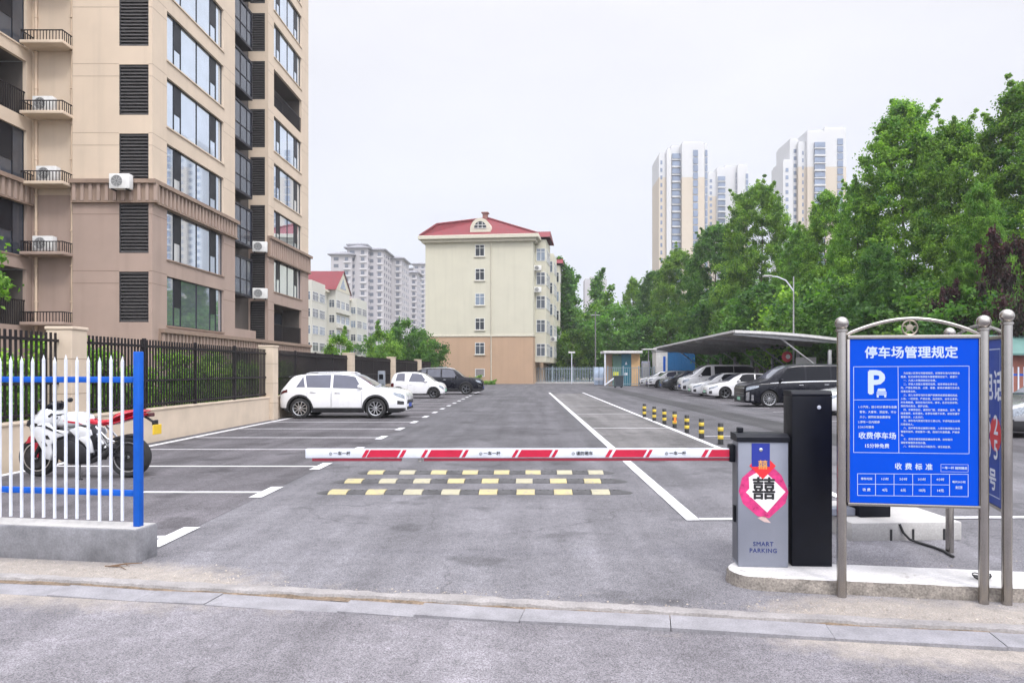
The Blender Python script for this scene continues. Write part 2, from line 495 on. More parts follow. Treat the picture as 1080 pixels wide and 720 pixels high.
SOFFIT = pm('dark_recess', (0.10, 0.085, 0.075), 0.85, var=0.15)
FRAME_D = pm('dark_window_frame', (0.010, 0.011, 0.016), 0.4, spec=.25)
LOUVRE = pm('black_louvre', (0.03, 0.03, 0.034), 0.5, var=0.25)
AC_W = pm('air_conditioner_white', (0.66, 0.66, 0.65), 0.55, var=0.12, vscale=5)
AC_G = pm('air_conditioner_grille', (0.16, 0.165, 0.17), 0.6)
# ------------------------------------------------------------------ ground
def sheet(name, pts, z, m, kind='structure', sub=0):
    o = MB().add([(p[0], p[1], z) for p in pts], [tuple(range(len(pts)))], None).build(name, m)
    return tag(o, kind=kind)
EARTH = pm('earth', (0.16, 0.145, 0.10), 0.95, var=0.35, vscale=0.05, fine=0.2, bscale=4)
sheet('ground', [(-1500,-300),(1500,-300),(1500,2500),(-1500,2500)], -0.08, EARTH)
D0, D1, D2 = 4.60, 4.845, 5.02
sheet('road', [st(-60,-25), st(60,-25), st(60,D0+0.01), st(-60,D0+0.01)], -0.013, ASPH_ROAD)
l0 = st(-7.2, D2); l1 = st(32, D2)
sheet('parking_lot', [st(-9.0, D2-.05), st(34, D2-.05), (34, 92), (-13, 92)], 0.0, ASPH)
# lot axis leans slightly: x(Y) = x0 - 0.012*Y
def lx(x0, Y): return x0 - 0.0118*Y
def band(name, xa, xb, ya, yb, z, m, kind='structure'):
    return sheet(name, [(lx(xa,ya),ya),(lx(xb,ya),ya),(lx(xb,yb),yb),(lx(xa,yb),yb)], z, m, kind)
sheet('parking_bay_paving', [(-8.32,8.6),(lx(-3.45,6.6),6.6),(lx(-3.45,61),61),(-8.5,61)], 0.004, ASPH_BAY)
band('middle_bay_paving', 1.8, 4.05, 14.4, 49.5, 0.004, ASPH_MID)
band('drain_strip_paving', 6.75, 8.05, 14.0, 66, 0.004, ASPH_STRIP)
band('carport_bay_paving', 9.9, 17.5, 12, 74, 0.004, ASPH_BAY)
# kerb: flat slabs with joints, and a pale edging strip behind
mb = MB()
s = -9.0; rnd = random.Random(3)
while s < 12:
    L_ = rnd.choice((.98, .97, .99, .55, .72))
    h = 0.004 + rnd.uniform(-0.005, 0.006)
    if s < -1.6: h -= 0.012
    a, b_ = st(s+0.003, D0+rnd.uniform(-.005,.005)), st(s+L_-0.003, D0+rnd.uniform(-.005,.005))
    c, d_ = st(s+L_-0.003, D1-0.012), st(s+0.003, D1-0.012)
    z0 = -0.07
    tl = rnd.uniform(-.006,.006)
    mb.add([(a[0],a[1],z0),(b_[0],b_[1],z0),(c[0],c[1],z0),(d_[0],d_[1],z0),(a[0],a[1],h+tl),(b_[0],b_[1],h-tl),(c[0],c[1],h-tl+.004),(d_[0],d_[1],h+tl+.004)],
           [(0,3,2,1),(4,5,6,7),(0,1,5,4),(1,2,6,5),(2,3,7,6),(3,0,4,7)])
    s += L_
tag(mb.build('kerb', pm('kerb_concrete', (0.235, 0.23, 0.245), 0.9, var=0.25, vscale=5, bump=0.4, bscale=60, fine=0.14)), kind='structure')
mb = MB(); rows = [[], [], [], []]; w1 = w2 = 0
s = -9.0
while s < 12.01:
    w1 = w1*.8+rnd.uniform(-.008,.008); w2 = w2*.75+rnd.uniform(-.011,.011)
    for k, (dd, z) in enumerate(((D1+.045+w1*1.6, -.05), (D1+.065+w1*1.6, .010+rnd.uniform(-.003,.005)), (D2-.035+w2*1.2, .013+rnd.uniform(-.003,.004)), (D2+.03+w2*1.6, .001))):
        rows[k].append(st(s, dd, z))
    s += 0.05
mb.grid(rows)
tag(mb.build('kerb_edging', pm('edging_mortar', (0.27, 0.255, 0.25), 0.92, var=0.28, vscale=4, bump=0.5, bscale=45, fine=0.16), smooth=40), kind='structure')

sheet('dirt_joint', [st(-9, D1-.02), st(12, D1-.02), st(12, D1+.12), st(-9, D1+.12)], -.008, pm('brown_dirt', (.17,.125,.085), .95, var=.6, vscale=7, bump=.8, bscale=40, fine=.4))
# ------------------------------------------------------------------ road paint
def strip(p, q, wd, z=0.009):
    p = Vector(p); q = Vector(q); n = (q-p).normalized(); n = Vector((-n.y, n.x))*wd/2
    return [(p.x+n.x,p.y+n.y,z),(q.x+n.x,q.y+n.y,z),(q.x-n.x,q.y-n.y,z),(p.x-n.x,p.y-n.y,z)]
LY = [7.02 + 2.57*k for k in range(21)]
mb = MB(); mo = MB()
for k, y in enumerate(LY):
    xr = lx(-3.47, y)
    t_ = mb if k < 3 else mo
    xl = -8.25 if y > 9 else -7.4
    t_.add(strip((xl, y), (xr-0.05, y-0.02), 0.11), [(0,1,2,3)])
    mb.add(strip((xr, y-0.42), (xr-0.01, y+0.42), 0.17, 0.0095), [(0,1,2,3)])
mb.add(strip((-8.28, 9.2), (-8.28, 61), 0.15), [(0,1,2,3)])
tag(mb.build('bay_marking', LINE), kind='structure')
tag(mo.build('faded_bay_marking', LINE_OLD), kind='structure')
mb = MB()
mb.add(strip((lx(1.85,7.78), 7.78), (lx(1.80,51.5), 51.5), 0.15), [(0,1,2,3)])
mb.add(strip((lx(4.08,7.78), 7.78), (lx(4.22,51.5), 51.5), 0.13), [(0,1,2,3)])
mb.add(strip((1.84, 7.84), (6.6, 7.98), 0.11, 0.0096), [(0,1,2,3)])
tag(mb.build('lane_marking', LINE), kind='structure')
mb = MB()
for y in (14.3, 20.1, 26.6, 32.7, 39.5, 45.7):
    mb.add(strip((lx(1.95,y), y), (lx(4.05,y), y), 0.12, 0.0096), [(0,1,2,3)])
mb.add(strip((4.25, 17.6), (4.95, 17.6), 0.12, 0.0096), [(0,1,2,3)])
for k in range(22):
    y = 17.6 + 2.57*k
    x0 = lx(9.75, y)
    mb.add(strip((x0, y), (x0+0.75, y), 0.12, 0.0096), [(0,1,2,3)])
tag(mb.build('cross_marking', LINE_OLD), kind='structure')

# loose gravel and grit by the kerb
mb = MB(); rnd = random.Random(11)
def pebble(x, y, z, r):
    n = 5; a0 = rnd.uniform(0, 6)
    v = [(x+r*rnd.uniform(.7,1.1)*math.cos(a0+2*PI*i/n), y+r*rnd.uniform(.7,1.1)*math.sin(a0+2*PI*i/n), z) for i in range(n)] + [(x+r*.2*rnd.uniform(-1,1), y, z+r*rnd.uniform(.5,.9))]
    mb.add(v, [(i, (i+1) % n, n) for i in range(n)])
for i in range(2600):
    q = rnd.random()
    if q < .45: s, d_ = rnd.uniform(0.75, 7), 5.06 + abs(rnd.gauss(0, .2))
    elif q < .75: s, d_ = rnd.uniform(-8, -3.2), 5.06 + abs(rnd.gauss(0, .2))
    elif q < .9: s, d_ = rnd.uniform(1.2, 6), 6.0 + abs(rnd.gauss(0, .35))
    else: s, d_ = rnd.uniform(-4, 6), 5.04 + abs(rnd.gauss(0, .1))
    if d_ > 5.5 and d_ < 6.0 and s > .6: continue
    if s < -4.2 and d_ > 5.45: continue
    p = st(s, d_); pebble(p[0], p[1], 0.001, rnd.choice((.004,.005,.007,.007,.011)))
tag(mb.build('gravel', pm('gravel_stone', (0.36, 0.32, 0.28), 0.9, var=0.5, vscale=15)), kind='stuff',
    label='loose grit and small stones along the kerb and the concrete island', cat='gravel')

# ------------------------------------------------------------------ concrete island
def blob_outline():
    pts = []
    sa, sb, da, db = 0.64, 9.0, 5.54, 6.0
    r = (db-da)/2
    for i in range(13):
        q = R(90) + PI*i/12
        pts.append((sa+r+r*1.0*math.cos(q), (da+db)/2 + r*math.sin(q)))
    pts.append((sb, da)); pts.append((sb, db))
    return pts
pts = blob_outline()
rnd = random.Random(4)
mb = MB(); n = len(pts)
# resample the outline so that the cast edge can wander
fine = []
for i in range(n):
    a = Vector(pts[i]); b_ = Vector(pts[(i+1) % n]); k = max(1, int((b_-a).length/0.07))
    for j in range(k): fine.append(a.lerp(b_, j/k))
c0 = Vector((5, 5.77))
n = len(fine)
def ring(off, z, jit):
    out = []
    for i, p in enumerate(fine):
        nn = (fine[(i+1) % n]-fine[i-1]).normalized(); nn = Vector((nn.y, -nn.x))
        # outline runs clockwise or not: push outwards from the axis line
        ax = Vector((min(max(p.x, .87), 8.9), 5.77))
        o_ = (p-ax).normalized() if (p-ax).length > 1e-4 else nn
        q = p + o_*(off+rnd.uniform(-jit, jit))
        out.append(st(q.x, q.y, z+rnd.uniform(-jit, jit)*.35))
    return out
rg = [ring(.025,-.03,.012), ring(.02,.03,.014), ring(.008,.07,.010), ring(0,.094,.006), ring(-.012,.101,.004)]
mb.grid(rg[:4], CONC_DIRT, close=True)
mb.grid(rg[3:], None, close=True)
top = rg[-1]
base = 0
vs_ = top + [st(c[0], c[1], .101) for c in ((.87,5.77),)]
mb.add(top, [tuple(range(n))])
isl = mb.build('concrete_island', CONC_W, smooth=50)
tag(isl, 'long low concrete island with white painted top and dirty crumbling front edge', 'traffic island')

# ------------------------------------------------------------------ front fence (blue and white)
fb = thing('picket_fence', 'blue railed fence with white pointed pickets at the left entrance', 'fence', st(-4.37, 5.59, 0), TH)
H0 = 0.285
# concrete base is its own thing
mb = MB().rbox(-4.6, .075, -.13, .155, -.05, H0, .018)
bs = mb.build('low_wall', CONC_D, loc=st(-4.37, 5.59, 0), rz=TH, smooth=35)
# pale cement skim on the top
mb = MB().box(-4.58, .06, -.115, .14, H0-.004, H0+.004)
sk = mb.build('cement_skim', CONC, parent=bs)
tag(bs, 'low grey concrete wall carrying the blue and white fence', 'wall')
MB().rbox(-.030, .030, -.030, .030, H0+.004, 1.81, .006).build('corner_post', BLUE_P, fb, smooth=30)
for z in (1.565, .575):
    MB().rbox(-4.6, -.04, -.018, .018, z-.026, z+.026, .005).build('rail', BLUE_P, fb, smooth=30)
MB().rbox(-4.66, -4.6, -.04, .04, H0+.004, 1.81, .006).build('end_post', BLUE_P, fb, smooth=30)
for k in range(40):
    x = -.135 - .1115*k
    zt = 1.78 + rnd.uniform(-.012, .012); zb = .335 + rnd.uniform(-.008, .008)
    m_ = MB().box(x-.011, x+.011, -.0325, -.0185, zb, zt-.05)
    m_.add([(x-.011,-.0325,zt-.05),(x+.011,-.0325,zt-.05),(x+.011,-.0185,zt-.05),(x-.011,-.0185,zt-.05),(x,-.0255,zt)],
           [(0,1,4),(1,2,4),(2,3,4),(3,0,4)])
    m_.build('picket', WHITE_P, fb)
# small twigs beside the footing
mb = MB()
mb.tube([(0,0,.012),(.11,.02,.02),(.23,.05,.014)], [.007,.006,.003], 6); mb.tube([(.1,.02,.02),(.16,-.04,.014)], [.004,.002], 5)
mb.tube([(-.05,.03,.008),(.08,-.02,.012),(.16,-.12,.008)], [.005,.005,.002], 6)
tag(mb.build('fallen_twig', pm('twig_bark', (.14,.085,.05), .9), loc=st(-4.42, 5.32, 0), rz=.2), 'dry brown twig lying on the dirt below the fence footing', 'twig')

# ------------------------------------------------------------------ left boundary wall with iron fence
XW = -8.68
bw = thing('boundary_wall', 'low beige rendered wall carrying the dark iron fence', 'wall', (XW, 30, 0))
MB().box(-.26, 0, -24, 31.4, -.1, .72).build('wall', BEIGE_W, bw)
MB().rbox(-.29, .02, -24, 31.4, .722, .765, .008).build('coping', BEIGE_W, bw)
pil = [2.9, 13.2, 23.45, 33.75, 44.0, 54.3]
GROOVE = pm('beige_joint', (.30,.24,.18), .9)  # darker beige strips for the joints round each pillar
for k, y in enumerate(pil):
    p = MB().rbox(-.36, .12, y-30, y-30+.46, -.1, 2.40, .012).build('pillar', BEIGE_W, bw)
    m_ = MB()
    for z in (.55, 1.2, 1.85): m_.box(-.362, .1225, y-30-.0025, y-30+.4625, z, z+.014)
    m_.build('joint', GROOVE, p)
    MB().rbox(-.38, .14, y-30-.02, y-30+.48, 2.40, 2.46, .015).build('pillar_cap', BEIGE_W, p)
names = ['hedge behind its bars, nearest the motorcycle and farthest to the left', 'shrubs behind it, in front of the tall block', 'white car parked before it',
         'white compact car and the charging post before it', 'narrow stretch behind the black parked car', 'last stretch before the ochre building']
labs = ['dark iron fence panel left of the first pillar, behind the motorcycle',
        'long dark iron fence panel with green shrubs behind its bars',
        'dark iron fence panel right behind the white SUV',
        'dark iron fence panel behind the slim grey charging post',
        'short looking dark iron fence panel above the small white car',
        'farthest dark iron fence panel, ending at the yellow building']
for k in range(6):
    y0 = pil[k] + .47; y1 = (pil[k+1] if k < 5 else 61.3) - .01
    f = thing('iron_fence_panel', labs[k], 'fence', (XW-.13, y0, .765), group='iron fence panels on the boundary wall')
    L_ = y1-y0
    m_ = MB(); nb = int(L_/.125)
    for i in range(nb):
        y = .07 + (L_-.14)*i/(nb-1)
        m_.box(-.014, .014, y-.018, y+.018, .03, 1.57)
    m_.build('bars', IRON, f)
    for z in (.07, .62, 1.40):
        MB().box(-.028, .028, .01, L_-.01, z, z+.05).build('rail', IRON, f)
    for q in range(1, 4):
        MB().rbox(-.035, .035, L_*q/4-.035, L_*q/4+.035, 0, 1.6, .005).build('fence_post', IRON, f)

# ------------------------------------------------------------------ speed humps
HUMP = pm('worn_grey_rubber', (0.066, 0.065, 0.068), 0.85, var=0.45, vscale=6, bump=0.4, bscale=60, fine=0.25)
REFL = paint_mat('worn_yellow_marker', (0.39, 0.335, 0.17), worn=0.8)
REFL2 = paint_mat('pale_yellow_marker', (0.34, 0.315, 0.22), worn=0.5)
hl = ['nearest of the three low rubber speed humps with worn yellow patches', 'middle low rubber speed hump with worn yellow patches', 'farthest low rubber speed hump, the one closest to the barrier arm\'s shadow']
hl[2] = 'farthest of the three low rubber speed humps, just beyond the middle one'
for k, (y, xa, xb, off) in enumerate(((9.57, -2.72, 1.16, 0), (10.52, -2.75, 1.22, .03), (11.4, -2.62, 1.12, .06))):
    t = thing('speed_hump', hl[k], 'speed hump', (0, y, 0), group='speed humps across the lane')
    prof = [(-.165, .001), (-.145, .016), (-.06, .032), (.06, .032), (.145, .016), (.165, .001)]
    m_ = MB()
    x = xa; i = 0
    mods = []
    while x < xb-.05:
        mods.append((x, min(x+.248, xb))); x += .25
    for i, (a, b_) in enumerate(mods):
        mm = MB()
        yel = i % 2 == 0
        tk = .001 if not yel else .005
        mm.prism([(p[0], p[1]+tk) for p in prof] + [(.165, -.01), (-.165, -.01)], 'x', a+.003, b_-.003)
        if yel:
            mm.build('marker_block', REFL if rnd.random() < .6 else REFL2, t)
        else:
            for bx in (a+.07, b_-.07): mm.lathe([(.012,.032),(.012,.038),(.0001,.040)], 8, 'z', (bx, 0, 0))
            mm.build('rubber_block', HUMP, t)
    for (e0, sg) in ((xa, -1), (xb, 1)):
        mm = MB()
        vs_ = [(e0, p[0], p[1]) for p in prof] + [(e0+sg*.2, 0, .001), (e0+sg*.14, -.12, .001), (e0+sg*.14, .12, .001)]
        mm.add(vs_, [(0,1,7),(1,2,7),(2,6,7),(2,3,6),(3,8,6),(3,4,8),(4,5,8)])
        mm.build('end_block', HUMP, t)

# ------------------------------------------------------------------ barrier gate
RED = pm('red_reflective_film', (.47,.006,.04), .4, var=.12, vscale=10)
GREYP = pm('grey_cabinet_paint', (.235,.25,.30), .38, var=.08, vscale=4, metal=.25)
NAVY = pm('navy_lettering', (.02,.035,.16), .5)
INK = pm('black_ink', (.012,.012,.014), .6)
BY = 5.59
cx0, cx1 = 1.617, 2.005
bg_ = thing('barrier_gate', 'grey parking barrier cabinet with its red and white arm lowered', 'barrier gate', ((cx0+cx1)/2, BY, .10), R(-4))
hw = (cx1-cx0)/2
MB().rbox(-hw, hw, 0, .22, 0, .985, .008).build('cabinet', GREYP, bg_, smooth=30)
MB().prism([(-.012,.986),(-.012,1.02),(.05,1.045),(.235,1.045),(.235,.986)], 'x', -hw-.012, hw+.006).build('lid', BLACK_M, bg_)
MB().rbox(-hw+.03, -hw+.075, .15, .21, 1.045, 1.085, .006).build('lid_knob', BLACK_M, bg_)
MB().box(-hw-.0035, -hw-.0005, .02, .20, .03, .95).build('side_door', pm('dark_grey_paint', (.10,.105,.125), .4), bg_)
MB().rbox(-hw-.02, -hw-.004, .06, .11, .34, .47, .004).build('side_handle', BLACK_M, bg_)
MB().rbox(-.09, .05, -.004, -.0005, .79, .975, .001).build('blue_label', pm('blue_label_film', (.015,.03,.27), .35), bg_)
MB().lathe([(.0001,-.012),(.014,-.010),(.016,-.004),(.016,-.002)], 16, 'y', (-.02, 0, .925)).build('lock', CHROME, bg_, smooth=40)
def L2(px, py): return ((px-779)*F**-1*BY - hw, ZZ(py, BY) - .10)
for body, py in (('SMART', 573.5), ('PARKING', 580.5)):
    x_, z_ = L2(805, py)
    text(body, .047, NAVY, bg_, stand(x_, -.0015, z_), bold=.0008, spacing=1.12)
# arm
ax, az = -hw-.03, .985-.10
bxL, bxR = -1.817-(cx0+cx1)/2, -hw+.01
arm_z = .983-.10; AH = .038
armY = .13
arm = MB().rbox(bxL, bxR, armY-.02, armY+.02, arm_z-AH, arm_z+AH, .009).build('barrier_arm', WHITE_P, bg_, smooth=30)
arm.rotation_euler = (0, 0, R(4.4))
fy = armY-.0215
def bx(px): return (px-562)/F*(BY+armY) - (cx0+cx1)/2
def para(m_, pa, pb, sl_=4.5):
    a, b_ = bx(pa), bx(pb); k = sl_/F*5.7/2; h = AH-.008
    m_.prism([(a-k, arm_z-h), (b_-k, arm_z-h), (b_+k, arm_z+h), (a+k, arm_z+h)], 'y', fy-.0008, fy)
m_ = MB()
for a, b_ in ((390,422),(453.5,487),(548,581),(647,680),(748,774)):
    para(m_ := MB(), a, b_); m_.build('red_stripe', RED, arm)
for a, b_ in ((385,389),(424,428),(447,450.5),(489.5,493),(542,545.5),(583.5,587),(640,644),(682.5,686),(741,745)):
    para(m_ := MB(), a, b_); m_.build('red_slash', RED, arm)
for body, px in (('⊙ 一车一杆', 360), ('⊙ 一车一杆', 517), ('⊙ 谨防砸车', 614), ('⊙ 一车一杆', 712)):
    text(body, .034, INK, arm, stand(bx(px), fy-.0004, arm_z), bold=.0006)
m_ = MB()
for a, b_ in ((331,424),(448,774)): m_.box(bx(a), bx(b_), armY-.017, armY+.017, arm_z-AH-.022, arm_z-AH-.001)
m_.build('rubber_edge', pm('dark_red_rubber', (.20,.012,.03), .6), arm)
m_ = MB().lathe([(.014+.004*math.cos(q*PI/4), .004*math.sin(q*PI/4)) for q in range(8)], 16, 'y', (bx(444), armY, arm_z-AH-.016), closed=True)
m_.build('hook_ring', STEEL, arm, smooth=60)
MB().rbox(-hw-.05, -hw, armY-.05, armY+.05, arm_z-.07, arm_z+.07, .01).build('arm_clamp', BLACK_M, bg_, smooth=30)

# red paper decoration taped to the cabinet
PINK = pm('glossy_pink_paper', (.62,.035,.19), .3, var=.35, vscale=18, coat=.3)
REDP = pm('red_paper', (.72,.02,.03), .5, var=.06)
WHP = pm('white_paper', (.74,.72,.72), .6, var=.05)
GOLD = pm('gold_print', (.75,.36,.06), .35, var=.1)
pc = thing('paper_decoration', 'pink and red double happiness paper diamonds stuck on the grey cabinet', 'decoration', ((cx0+cx1)/2, BY, .10), R(-4))
def poly(pix, y0, y1): return [L2(*p) for p in pix], y0, y1
def plate(name, pix, ya, yb, m):
    MB().prism([L2(*p) for p in pix], 'y', ya, yb).build(name, m, pc)
plate('pink_backing', [(779.6,518),(783,504),(795,493),(815,492),(824,501),(831,518),(828,530),(811,546),(799,544),(784,531)], -.0016, -.0008, PINK)
plate('white_backing', [(787,519),(807,497),(828,518),(809,540)], -.0026, -.0017, WHP)
plate('white_flap', [(791,524),(790,503),(800,497),(803,524)], -.0021, -.00165, WHP)
plate('red_diamond', [(790.5,491),(804,477),(818,491),(804.5,505)], -.0036, -.0027, REDP)
plate('tape_end', [(799,546),(806,543.5),(813,551),(806,550)], -.0016, -.0008, pm('torn_paper', (.62,.45,.42), .7))
x_, z_ = L2(805.5, 516.5); text('囍', .185, INK, pc, stand(x_, -.0028, z_), bold=.0035, name='double_happiness')
x_, z_ = L2(804.5, 490.5); text('囍', .075, GOLD, pc, stand(x_, -.0038, z_), bold=.0005, name='gold_double_happiness')

# black camera post beside the cabinet
bp = thing('camera_post', 'tall black steel post standing between the grey cabinet and the blue notice board', 'access post', (2.197, BY+.02, .10), R(-3))
MB().rbox(-.15, .163, 0, .23, 0, 1.345, .008).build('housing', BLACK_M, bp, smooth=30)
MB().prism([(0,1.346),(0,1.36),(.03,1.385),(.23,1.385),(.23,1.346)], 'x', -.15, .163).build('cap', BLACK_M, bp)
MB().lathe([(.0001,-.008),(.013,-.007),(.016,-.001),(.016,.001)], 16, 'y', (.06, 0, 1.255)).build('lock', WHITE_P, bp, smooth=40)
MB().rbox(-.168, -.15, .05, .085, .62, .66, .004).build('side_catch', BLACK_M, bp)
MB().box(.1634, .1654, .02, .21, .06, 1.3).build('side_door', BLACK_M, bp)

# ------------------------------------------------------------------ notice boards
SIGNB = pm('sign_blue', (.0005,.060,.52), .55, spec=.08, var=.05, vscale=2)
SIGNW = pm('sign_white', (.46,.54,.68), .55, var=.04)
def post(m_, x, y=0.0, h=1.99, r=.034):
    m_.lathe([(r, -.05), (r, h-.075), (r*.98, h-.065), (r*1.22, h-.06), (r*1.22, h-.045), (r*.9, h-.04)], 20, 'z', (x, y, 0))
    m_.ball((x, y, h), r*1.42, 12)
nb = thing('notice_board', 'large blue parking rules notice board between two steel ball topped posts', 'notice board', st(1.412, 5.47), TH)
W1 = .952
for x in (0, W1): post(m_ := MB(), x); m_.build('post', STEEL, nb, smooth=40)
MB().rbox(.052, .914, -.012, .012, .69, 1.872, .003).build('panel', SIGNB, nb)
m_ = MB()
for a in ((.038,.928,1.872,1.90),(.038,.928,.668,.69)): m_.rbox(a[0],a[1],-.02,.02,a[2],a[3],.004)
for a in ((.033,.052),(.914,.92)): m_.rbox(a[0],a[1],-.02,.02,.69,1.872,.003)
m_.build('frame', STEEL, nb, smooth=30)
def arch(m_, x0, x1, zb, zt, r=.013):
    pts = []
    for i in range(25):
        t = i/24; pts.append((x0+(x1-x0)*t, 0, zb+(zt-zb)*math.sin(PI*t)**.9))
    m_.tube(pts, r, 10)
arch(m_ := MB(), .03, W1-.03, 1.905, 2.018); m_.build('arch', STEEL, nb, smooth=50)
m_ = MB(); cxm = .463
m_.lathe([(.052+.006*math.cos(q*PI/4), .008*math.sin(q*PI/4)) for q in range(8)], 28, 'y', (cxm, 0, 1.953), closed=True)
m_.lathe([(.0001,-.008),(.026,-.006),(.026,.006),(.0001,.008)], 6, 'y', (cxm, 0, 1.953))
for k in range(5):
    q = R(90+72*k); m_.tube([(cxm,0,1.953),(cxm+.05*math.cos(q),0,1.953+.05*math.sin(q))], .004, 6)
m_.build('emblem_ring', pm('bronze_metal', (.34,.30,.24), .35, metal=1.0), nb, smooth=40)
def S(px, py): return (.052 + (px-890)*(.862/144.5), 1.872 - (py-357+ (px-962)*.0)*(1.182/(174.5+ (px-962)*.03)))
YF = -.0128
def ln(m_, a, b_, wd=.0032):
    p, q = Vector(S(*a)), Vector(S(*b_)); n_ = (q-p).normalized(); n_ = Vector((-n_.y, n_.x))*wd/2; e_ = (q-p).normalized()*wd/2
    p -= e_; q += e_
    m_.prism([(p.x+n_.x,p.y+n_.y),(q.x+n_.x,q.y+n_.y),(q.x-n_.x,q.y-n_.y),(p.x-n_.x,p.y-n_.y)], 'y', YF-.0004, YF+.0006)
m_ = MB()
T0, T1, TM = 386, 475.5, 421
ln(m_, (894.5,T0),(1024,T0)); ln(m_, (894.5,T1+1),(1024,T1+3)); ln(m_, (894.5,T0),(894.5,T1+1)); ln(m_, (1024,T0),(1024,T1+3))
ln(m_, (945,T0),(946,T1+2)); ln(m_, (895,TM),(945.5,TM))
# tariff table
ty0, ty1, tym = 499, 522, 510
xs = [899, 919.5, 940.5, 961.5, 982, 1002.5, 1023]
for i, x in enumerate(xs): ln(m_, (x, ty0+.2*i), (x, ty1+.3*i))
ln(m_, (899,ty0),(1023,ty0+1.2)); ln(m_, (899,ty1),(1023,ty1+1.8)); ln(m_, (899,tym),(1002.5,tym+1.3))
for a, b_ in (((993,489.5),(1023,490)),((993,497.3),(1023,497.8)),((993,489.5),(993,497.3)),((1023,490),(1023,497.8))): ln(m_, a, b_, .002)
m_.build('border_lines', SIGNW, nb)
def sg(body, px, py, size, bold=.0, align='CENTER', name='lettering', spacing=1.0):
    x, z = S(px, py)
    return text(body, size, SIGNW, nb, stand(x, YF-.0004, z), bold=bold, align=align, name=name, ext=.0004, spacing=spacing)
sg('停车场管理规定', 959.5, 372, .0895, .0022, name='title_lettering')
sg('P', 919.5, 404, .235, .008, name='parking_letter')
# small car pictogram tucked under the P
m_ = MB()
def cb(a, b_, c_, d_, mm, y=YF-.0006):
    p, q = S(a, b_), S(c_, d_)
    m_.box(p[0], q[0], y-.0006, y+.0004, q[1], p[1], mm)
cb(919.5, 407, 932.5, 419.5, SIGNB)
m_.prism([S(922.3,409.2), S(930.2,409.2), S(931.2,412.2), S(921.3,412.2)], 'y', YF-.002, YF-.0012, SIGNW)
cb(920.6, 412.8, 931.9, 414.2, SIGNW, YF-.0016); cb(920.6, 414.9, 931.9, 416.2, SIGNW, YF-.0016)
cb(920.9, 416.2, 923, 418.6, SIGNW, YF-.0016); cb(929.4, 416.2, 931.5, 418.6, SIGNW, YF-.0016)
m_.build('car_pictogram', SIGNW, nb)
sg('收费停车场', 921.5, 459.5, .0515, .0011)
sg('15分钟免费', 921, 470, .034, .0008)
sg('收 费 标 准', 962.5, 492.3, .0495, .0011, spacing=1.1)
sg('一车一杆 随到随走', 1008, 493.7, .0205, .0005)
hd = ['停车时间', '1小时', '2小时', '3小时', '4小时']; pr = ['收 费', '4元', '6元', '10元', '14元']
for i in range(5):
    xm = (xs[i]+xs[i+1])/2
    sg(hd[i], xm, 504.6+.28*i, .021 if i else .0195, .0004); sg(pr[i], xm, 516.2+.3*i, .024, .0005)
sg('每天24小时', 1012.8, 508.4, .0175, .0004); sg('封顶', 1012.8, 514.4, .023, .0004)
left_l = ['1.小汽车，按小时计费停车收费', '  客车，大客车、货运车、不分', '  大小，按同标准收费停车', '2.停车一日内限停', '3.24小时服务']
for i, q in enumerate(left_l): sg(q, 899.5, 428.6+5.3*i, .0192, .0003, 'LEFT')
right_l = ['    为加强小区停车场管理规范，保障停车场内车辆安全',
 '畅通，现对本停车场停放车辆管理规定如下，请遵守：', '    一、凡进入车辆须按规定收费。',
 '    二、停放人员服从管理员指挥，按序停放在停车位', '内，严禁乱停乱放、占道、堵塞、影响车辆通行及安全',
 '违者后果自负。', '    三、进入本停车场的车辆严禁携带易燃易爆危险品', '入场。一经发现、严肃处理，造成损失、由车主承担，',
 '并负责赔偿。请勿在场内洗车、修车，乱扔垃圾杂物，', '保持场内清洁，爱护设施。', '    四、车辆停放后，请锁好门窗，贵重物品、证件、请',
 '随身携带，如有遗失，本停车场概不负责。请自觉遵守', '管理秩序，人走关灯。', '    五、停车场内限速行驶五公里以内，不得鸣笛及长明',
 '灯照射他人。', '    六、损坏停车场设施照价赔偿，入场车辆须服从本场', '管理员指挥，停放整齐一致，保持行车道畅通，严禁停', '车。',
 '    七、进场车辆须按规定缴纳停车费，如有疑问', '请联系管理员咨询办理。', '    八、本规定自公布之日起执行，请互相监督。']
for i, q in enumerate(right_l): sg(q, 948, 393.2+3.86*i, .0163, .0002, 'LEFT')

# second board, turned back from the right-hand post
p3 = Vector((3.34, 5.01)); p4 = Vector((3.775, 6.44))
dv = p4-p3; W2 = dv.length; rz2 = math.atan2(-dv.y, -dv.x)   # local +x runs from the far post to the near one
n2 = thing('notice_board', 'narrow looking blue board with red discs, seen edge on behind the right steel post', 'notice board', (p4.x, p4.y, 0), rz2)
for x in (0, W2): post(m_ := MB(), x, 0, 2.03 if x else 1.985); m_.build('post', STEEL, n2, smooth=40)
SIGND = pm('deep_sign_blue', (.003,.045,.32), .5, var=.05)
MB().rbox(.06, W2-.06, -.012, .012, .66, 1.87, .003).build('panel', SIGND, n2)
m_ = MB()
for a in ((.03,W2-.03,1.872,1.9),(.03,W2-.03,.635,.658)): m_.rbox(a[0],a[1],-.02,.02,a[2],a[3],.004)
for a in ((.03,.058),(W2-.058,W2-.03)): m_.rbox(a[0],a[1],-.02,.02,.66,1.87,.003)
m_.build('frame', STEEL, n2, smooth=30)
arch(m_ := MB(), .03, W2-.03, 1.905, 2.0); m_.build('arch', STEEL, n2, smooth=50)
m_ = MB()
for z0, z1, x0, x1 in ((1.80,1.803,.1,W2-.1),(.72,.723,.1,W2-.1),(.72,1.803,.1,.103),(.72,1.803,W2-.103,W2-.1)): m_.box(x0, x1, -.0138, -.0124, z0-.002, z1+.002)
m_.build('border_lines', SIGNW, n2)
